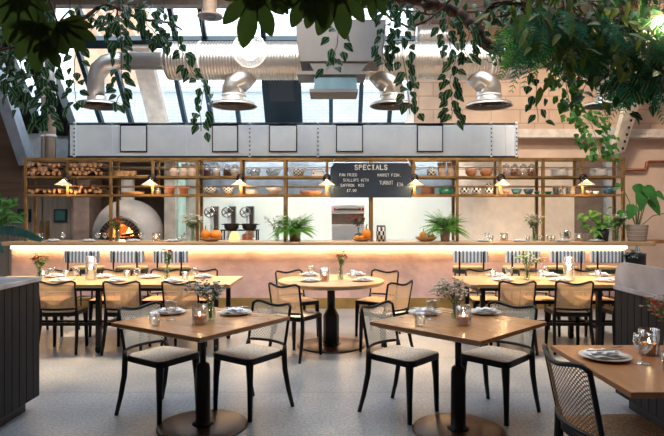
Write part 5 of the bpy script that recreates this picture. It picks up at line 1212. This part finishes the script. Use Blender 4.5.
for k in range(70):
    a = R.uniform(0,2*PI); q = Vector((.24*math.cos(a)*R.uniform(.4,1.05),R.uniform(-.05,.08),.2*math.sin(a)*R.uniform(.2,1.05))); mb.leaf(q, (R.uniform(-1,1),R.uniform(-1,.3),R.uniform(-1,.6)), (0,-1,.3), R.uniform(.05,.1), .04, .2)
mb.build('foliage', DLEAF, wr)
def vine(label, pts, n, L=.085, W_=.062, m=VLEAF, spread=.07, name='hanging_vine', seed=0, side=1.0):
    r = random.Random(seed); o = pts[0]; t = thing(name, label, 'vine', tuple(o)); top = MB()
    path = [p-o for p in pts]; sm = []
    for i in range(len(path)-1):
        for k in range(4): sm.append(path[i].lerp(path[i+1], k/4)+Vector((r.uniform(-1,1),r.uniform(-1,1),0))*.008)
    sm.append(path[-1]); MB().tube(sm, .0035, 4).build('stem', STEM, t)
    lv = MB(); m_ = len(sm)-1
    for k in range(n):
        f = (k+.3+r.uniform(0,.6))/n*m_; i = min(m_-1, int(f)); p = sm[i].lerp(sm[i+1], f-i); s = 1 if k%2 else -1
        a = r.uniform(-.9,.9); off = Vector((s*math.cos(a), math.sin(a)*.8, r.uniform(-.2,.3)))*spread*r.uniform(.2,1)
        lv.leaf(p+off, Vector((s*r.uniform(-.1,.9)*side, r.uniform(-.7,.3), -r.uniform(.25,1.1))), (r.uniform(-.5,.5),-1,.55), L*r.uniform(.75,1.2), W_*r.uniform(.85,1.15), .18, .14)
    lv.build('foliage', m, t); MB().tube([(0,0,0),(0,0,5.6-o.z)], .002, 3).build('wire', DARK, t); return t
V = lambda *q, Y=4.5: [P(x,y,Y) for x, y in q]
for i, (l, pts, n) in enumerate((
  ('variegated vine hanging at the far left edge beside the gable', V((6,18),(9,50),(10,80),(14,103),Y=4.3), 24),
  ('variegated vine with sparse leaves in front of the left brickwork', V((24,40),(21,62),(24,88),(22,112),Y=4.3), 17),
  ('variegated vine hanging in front of the dark rafter', V((32,55),(35,80),(38,105),(37,128),Y=4.2), 22),
  ('dense variegated vine hanging in front of the silver pipes', V((48,40),(48,65),(47,90),(49,108),(47,124),Y=4.1), 34),
  ('variegated vine left of the elbow diffuser', V((80,20),(76,55),(73,78),(76,97),(75,108),Y=4.3), 17),
  ('variegated vine crossing the elbow diffuser', V((118,20),(123,45),(121,70),(121,90),(114,107),Y=4.3), 22),
  ('short variegated trail hanging under the upper left twigs', V((112,12),(104,24),(118,34),(119,50)), 18),
  ('short leafy trail below the upper left twigs, right of centre of them', V((150,4),(146,24),(158,36),(160,46)), 26),
  ('long variegated vine falling left of the glass globe bulb', V((164,10),(172,30),(182,52),(192,72),(203,88),(200,112),(201,131)), 34),
  ('variegated vine hanging in front of the air conditioner', V((339,24),(337,44),(334,58),(326,72),Y=4.2), 11),
  ('variegated vine beside the right end of the air conditioner', V((388,6),(384,30),(382,50),(385,66),Y=4.3), 22),
  ('long variegated vine hanging over the diffuser right of the air conditioner', V((404,10),(402,35),(403,62),(408,85),(410,114),Y=4.3), 34),
  ('long dense variegated vine over the ribbed duct, right of the twisted branch tip', V((450,12),(446,34),(455,60),(450,84),(453,104),(451,121),Y=4.3), 44),
  ('variegated cluster hanging from the twisted branch', V((462,18),(470,34),(464,50),(470,60),Y=4.3), 20),
  ('variegated vine hanging against the block wall left of the right foliage', V((540,50),(537,70),(536,92),(538,122),Y=4.4), 18))):
    vine(l, pts, n, seed=100+i)
# ivy and fine fronds
IVY = leaf_mat('ivy_green', (.06,.17,.035), None, .45, .35)
vine('green ivy trailing over the wall rail below the right diffuser', [P(578,112,8.0),P(590,122,8.0),P(597,140,8.0),P(600,158,8.0)], 150, .085, .075, IVY, .26, seed=201)
vine('ivy curtain hanging below the right foliage in front of the diffuser', [P(560,40,5.0),P(564,70,5.0),P(568,95,5.0),P(571,112,5.0)], 100, .07, .05, IVY, .12, seed=202)
vine('small green leaves hanging from the twig wreath', V((498,48),(497,56),(500,66),Y=4.6), 16, .04, .03, IVY, .05, seed=203)
vine('ivy trail beside the sloping cream girder', [P(640,30,5.0),P(634,60,5.0),P(632,82,5.0),P(630,98,5.0)], 80, .07, .055, IVY, .17, seed=204)
def frond_plant(label, c, n, L, m, seed, down=.6, wide=1., name='hanging_fern'):
    r = random.Random(seed); t = thing(name, label, 'plant', tuple(c)); mb = MB()
    for i in range(n):
        a = r.uniform(0,2*PI); l = L*r.uniform(.6,1.1); prev = Vector((r.uniform(-.12,.12)*wide,r.uniform(-.12,.12),r.uniform(-.04,.08))); d_ = Vector((math.cos(a)*wide,math.sin(a)*.7,r.uniform(-.1,.6))).normalized()
        for k in range(13):
            d2 = (d_+Vector((0,0,-down*k*.16))).normalized(); p = prev+d2*l/13; s_ = d2.cross(Vector((0,-1,.3))).normalized(); ll = .045*math.sin(PI*(k+1)/15)+.014
            for s in (-1,1): mb.leaf(p, s_*s+d2*.7, (0,-1,.3), ll, ll*.28, .1, rows=((0,.4),(.4,1),(1,0)))
            mb.tube([prev,p], .0018, 3, caps=False); prev = p
    mb.build('foliage', m, t); MB().tube([(0,0,0),(0,0,5.6-c.z)], .003, 4).build('wire', DARK, t); return t
frond_plant('teal green feathery fern hanging left of the small bare bulb', P(562,34,4.1), 70, .50, TFERN, 301, .9, 1.1)
frond_plant('feathery teal fern cascading at the right edge', P(652,86,4.5), 60, .42, TFERN, 302, 1.0, .9)
frond_plant('dark fern above the cream girder', P(628,50,4.1), 70, .45, leaf_mat('dark_fern', (.025,.10,.04)), 303, .8, 1.2)
frond_plant('fern hanging low over the ribbed duct end', P(536,40,4.3), 50, .4, FERN, 304, .9, .9)
def bush(label, c, ext, n, L, m, seed, asp=.34, name='hanging_foliage', bend=.3):
    r = random.Random(seed); t = thing(name, label, 'plant', tuple(c)); lv, st_ = MB(), MB()
    for i in range(n):
        q = Vector((r.gauss(0,.42)*ext[0], r.gauss(0,.4)*ext[1], r.gauss(0,.42)*ext[2])); d_ = Vector((r.uniform(-1,1),r.uniform(-1,.4),-r.uniform(.0,1.2)))
        lv.leaf(q, d_, (r.uniform(-.4,.4),-.7,.7), L*r.uniform(.6,1.15), L*asp*r.uniform(.8,1.2), bend, .12)
        if i%3 == 0: st_.tube([(q.x*.3,q.y*.3,ext[2]*.5), q*.6+Vector((0,0,ext[2]*.12)), q], .003, 4, caps=False)
    lv.build('foliage', m, t); st_.build('twigs', BARK, t); MB().tube([(0,0,ext[2]*.3),(0,0,5.6-c.z)], .003, 4).build('wire', DARK, t); return t
bush('mass of dark glossy leaves filling the upper right corner', P(628,30,4.3), (.62,.3,.42), 300, .14, DLEAF, 401, .42)
bush('olive strap leaves hanging at the top right above the wreath', P(560,12,4.0), (.5,.25,.30), 110, .17, OLIVE, 402, .26)
bush('olive broad leaves in front of the small bare bulb', P(592,42,4.0), (.42,.2,.36), 110, .13, OLIVE, 403, .36)
bush('striped dark leaves hanging low at the right edge', P(650,66,4.2), (.34,.2,.42), 120, .11, VLEAF, 404, .6)
bush('deep green leaves around the wreath top', P(520,12,4.9), (.5,.2,.26), 120, .12, DLEAF, 405, .4)
bush('tangle of small dark leaves at the upper left corner', P(14,36,3.9), (.32,.2,.42), 130, .085, VLEAF, 406, .6)
bush('dark leaves along the branch above the air conditioner', P(400,2,4.7), (.5,.15,.14), 70, .09, DLEAF, 407, .5)
bush('small dark leaves along the upper left twigs', P(120,16,4.5), (.5,.12,.18), 60, .085, VLEAF, 408, .6)
bush('deep green foliage right of the ribbed duct', P(594,66,4.8), (.40,.2,.26), 170, .10, DLEAF, 409, .42)
# big fatsia leaves
FAT = leaf_mat('dark_fatsia', (.05,.085,.016), None, .45, .35)
def fatsia(label, leaves, Y, top, seed, m=FAT):
    o = P(top[0], top[1], Y); t = thing('hanging_fatsia', label, 'plant', tuple(o)); lv, st_ = MB(), MB()
    for (x, y, dx, dz, size, lobes, spr) in leaves:
        q = P(x,y,Y)-o; st_.tube([(0,0,0), q*.5+Vector((0,.03,.03)), q], .004, 5); lv.palmate(q, (dx,-.12,dz), (.1,-1,.35), size, lobes, spr, .2)
    lv.build('foliage', m, t); st_.build('stalk', STEM, t); MB().tube([(0,0,0),(0,0,5.6-o.z)], .003, 4).build('wire', DARK, t); return t
fatsia('dark palm-shaped fatsia leaves against the light at the upper left', [(38,24,-.05,-1,.19,7,1.5),(58,24,.85,-.5,.17,6,1.1),(20,-4,-.3,-1,.2,7,1.5),(46,40,.5,-1,.12,5,1.2)], 2.2, (34,-12), 1)
fatsia('dark fatsia leaves hanging from the top, over the glass globe', [(256,-8,-.25,-1,.225,5,1.2),(272,-6,.7,-.5,.12,4,.7)], 2.2, (258,-16), 2)
fatsia('dark fatsia leaves hanging over the air conditioner', [(338,-14,-.12,-1,.225,6,1.35),(310,-12,-.5,-1,.17,5,1.0),(372,-10,.3,-1,.13,4,.8),(318,-10,-.05,-1,.18,4,.7)], 2.2, (336,-20), 3)
# plants at the left edge standing on the waiter station
fp = P(-34,250,3.9); t = thing('palm_leaf_plant', 'large blue green ribbed leaf reaching in over the waiter station from the left', 'plant', (-2.78,3.95,1.01))
MB().lathe([(.001,0),(.11,0),(.14,.24),(.13,.24),(.001,.22)], 20, caps=False).build('pot', DARK, t)
o = Vector((-2.78,3.95,1.01)); st_ = MB(); e = P(-12,229,3.7)-o; st_.tube([(0,0,.2),(.1,0,.5),e], .008, 6)
BIG = leaf_mat('blue_green_leaf', (.12,.30,.27), None, .35, .25); lv = MB(); n = 15
tip = P(40,238,3.7)-o
for k in range(n):      # ribbed halves drooping to either side of the midrib
    f = k/(n-1); p = e.lerp(tip, f)+Vector((0,0,.05*math.sin(PI*f))); l = .085*math.sin(PI*(.12+.8*f))**.7
    lv.leaf(p, (.35,-.5,-.85), (0,-1,.6), l, .05, .1, .1); lv.leaf(p, (.35,.6,-.35), (0,-.3,1), l, .05, .2, .1)
st_.tube([e, e.lerp(tip,.5)+Vector((0,0,.05)), tip], .005, 5); st_.build('stalk', STEM, t)
e2 = P(8,248,3.6)-o; lv.leaf(P(-14,236,3.6)-o, (.5,0,-.5), (0,-1,.4), .15, .09, .2); lv.build('foliage', BIG, t)
t = thing('bright_leafy_plant', 'bright green bushy plant rising at the left edge in front of the double doors', 'plant', (-2.88,4.15,1.01)); o = Vector((-2.88,4.15,1.01))
MB().lathe([(.001,0),(.08,0),(.10,.18),(.09,.18),(.001,.16)], 20, caps=False).build('pot', TERRA, t); lv, st_ = MB(), MB()
for i in range(80):
    q = P(R.uniform(-22,12),R.uniform(200,228),4.1)-o+Vector((0,R.uniform(-.1,.1),0)); q.x += .0
    if i%4 == 0: st_.tube([(0,0,.15),(q.x*.4,0,q.z*.6),q], .004, 4)
    lv.leaf(q, (R.uniform(-.1,1),R.uniform(-.6,.2),R.uniform(-.5,.7)), (0,-.6,.8), R.uniform(.07,.12), .04, .25)
lv.build('foliage', leaf_mat('bright_leaf', (.10,.26,.05)), t); st_.build('stalk', STEM, t)

# ================================================================== LIGHT
w = bpy.data.worlds.new('sky'); sc.world = w; w.use_nodes = True; bg = w.node_tree.nodes['Background']
bg.inputs[0].default_value = (.80,.90,1.0,1); bg.inputs[1].default_value = 2.4
def portal(loc, rot, sx, sy):
    l = bpy.data.lights.new('sky_portal', 'AREA'); l.shape = 'RECTANGLE'; l.size = sx; l.size_y = sy; l.cycles.is_portal = True
    o = bpy.data.objects.new('sky_portal', l); COL.objects.link(o); o.location = loc; o.rotation_euler = rot
portal((0,(SK0+SK1)/2,5.6), (0,0,0), 9.2, SK1-SK0)
portal(tuple(G(-2.8,.85)), (-math.radians(48),0,0), 9, 2.9)
WARM = (1,.70,.38)
def spot(x, y, tx, ty, tz, pw, size=1.1, c=WARM, soft=.12):
    v_ = Vector((tx-x, ty-y, tz-5.3)); light('unseen_spot', 'SPOT', (x,y,5.3), pw, c, soft, v_.to_track_quat('-Z','Y').to_euler(), size)  # unseen overhead spots put in for light, no fixtures in view
for x in (-3.2,-1.9,1.9,3.2): spot(x*.95, 6.6, x, 6.5, .75, 800, .75)
spot(0, 6.3, 0, 6.4, .75, 600, .6)
for x in (-.9,.9): spot(x, 3.2, x, 3.9, .75, 110, .6)
spot(1.8, 1.8, 1.7, 2.7, .75, 60, .6)
for x in (-3.8,-1.3,1.3,3.8): spot(x, 5.0, x*1.1, 8.8, 1.1, 260, .8, (1,.78,.55))  # added from the front to brighten the bar edge
spot(4.5, 8.2, 5.0, 12, 3.0, 260, 1.3, (1,.8,.6))
spot(-1, 5.5, -1, 10.6, 3.0, 200, 1.2, (1,.8,.6)); spot(2.5, 5.5, 2.5, 9, 3.8, 200, 1.2, WARM)
# ================================================================== CAMERA
cam = bpy.data.cameras.new('camera'); co = bpy.data.objects.new('camera', cam); COL.objects.link(co); sc.camera = co
cam.sensor_fit = 'HORIZONTAL'; cam.sensor_width = 36; cam.lens = 36*F/664; co.location = (0,0,EYE); co.rotation_euler = (PI/2,0,0); cam.shift_y = -(218-HY)/664
vs_ = sc.view_settings; vs_.view_transform = 'Standard'; vs_.look = 'None'; vs_.exposure = .92; vs_.gamma = 1; vs_.use_curve_mapping = False
sc.cycles.use_denoising = True; sc.cycles.max_bounces = 10; sc.cycles.transparent_max_bounces = 24; sc.cycles.sample_clamp_indirect = 6
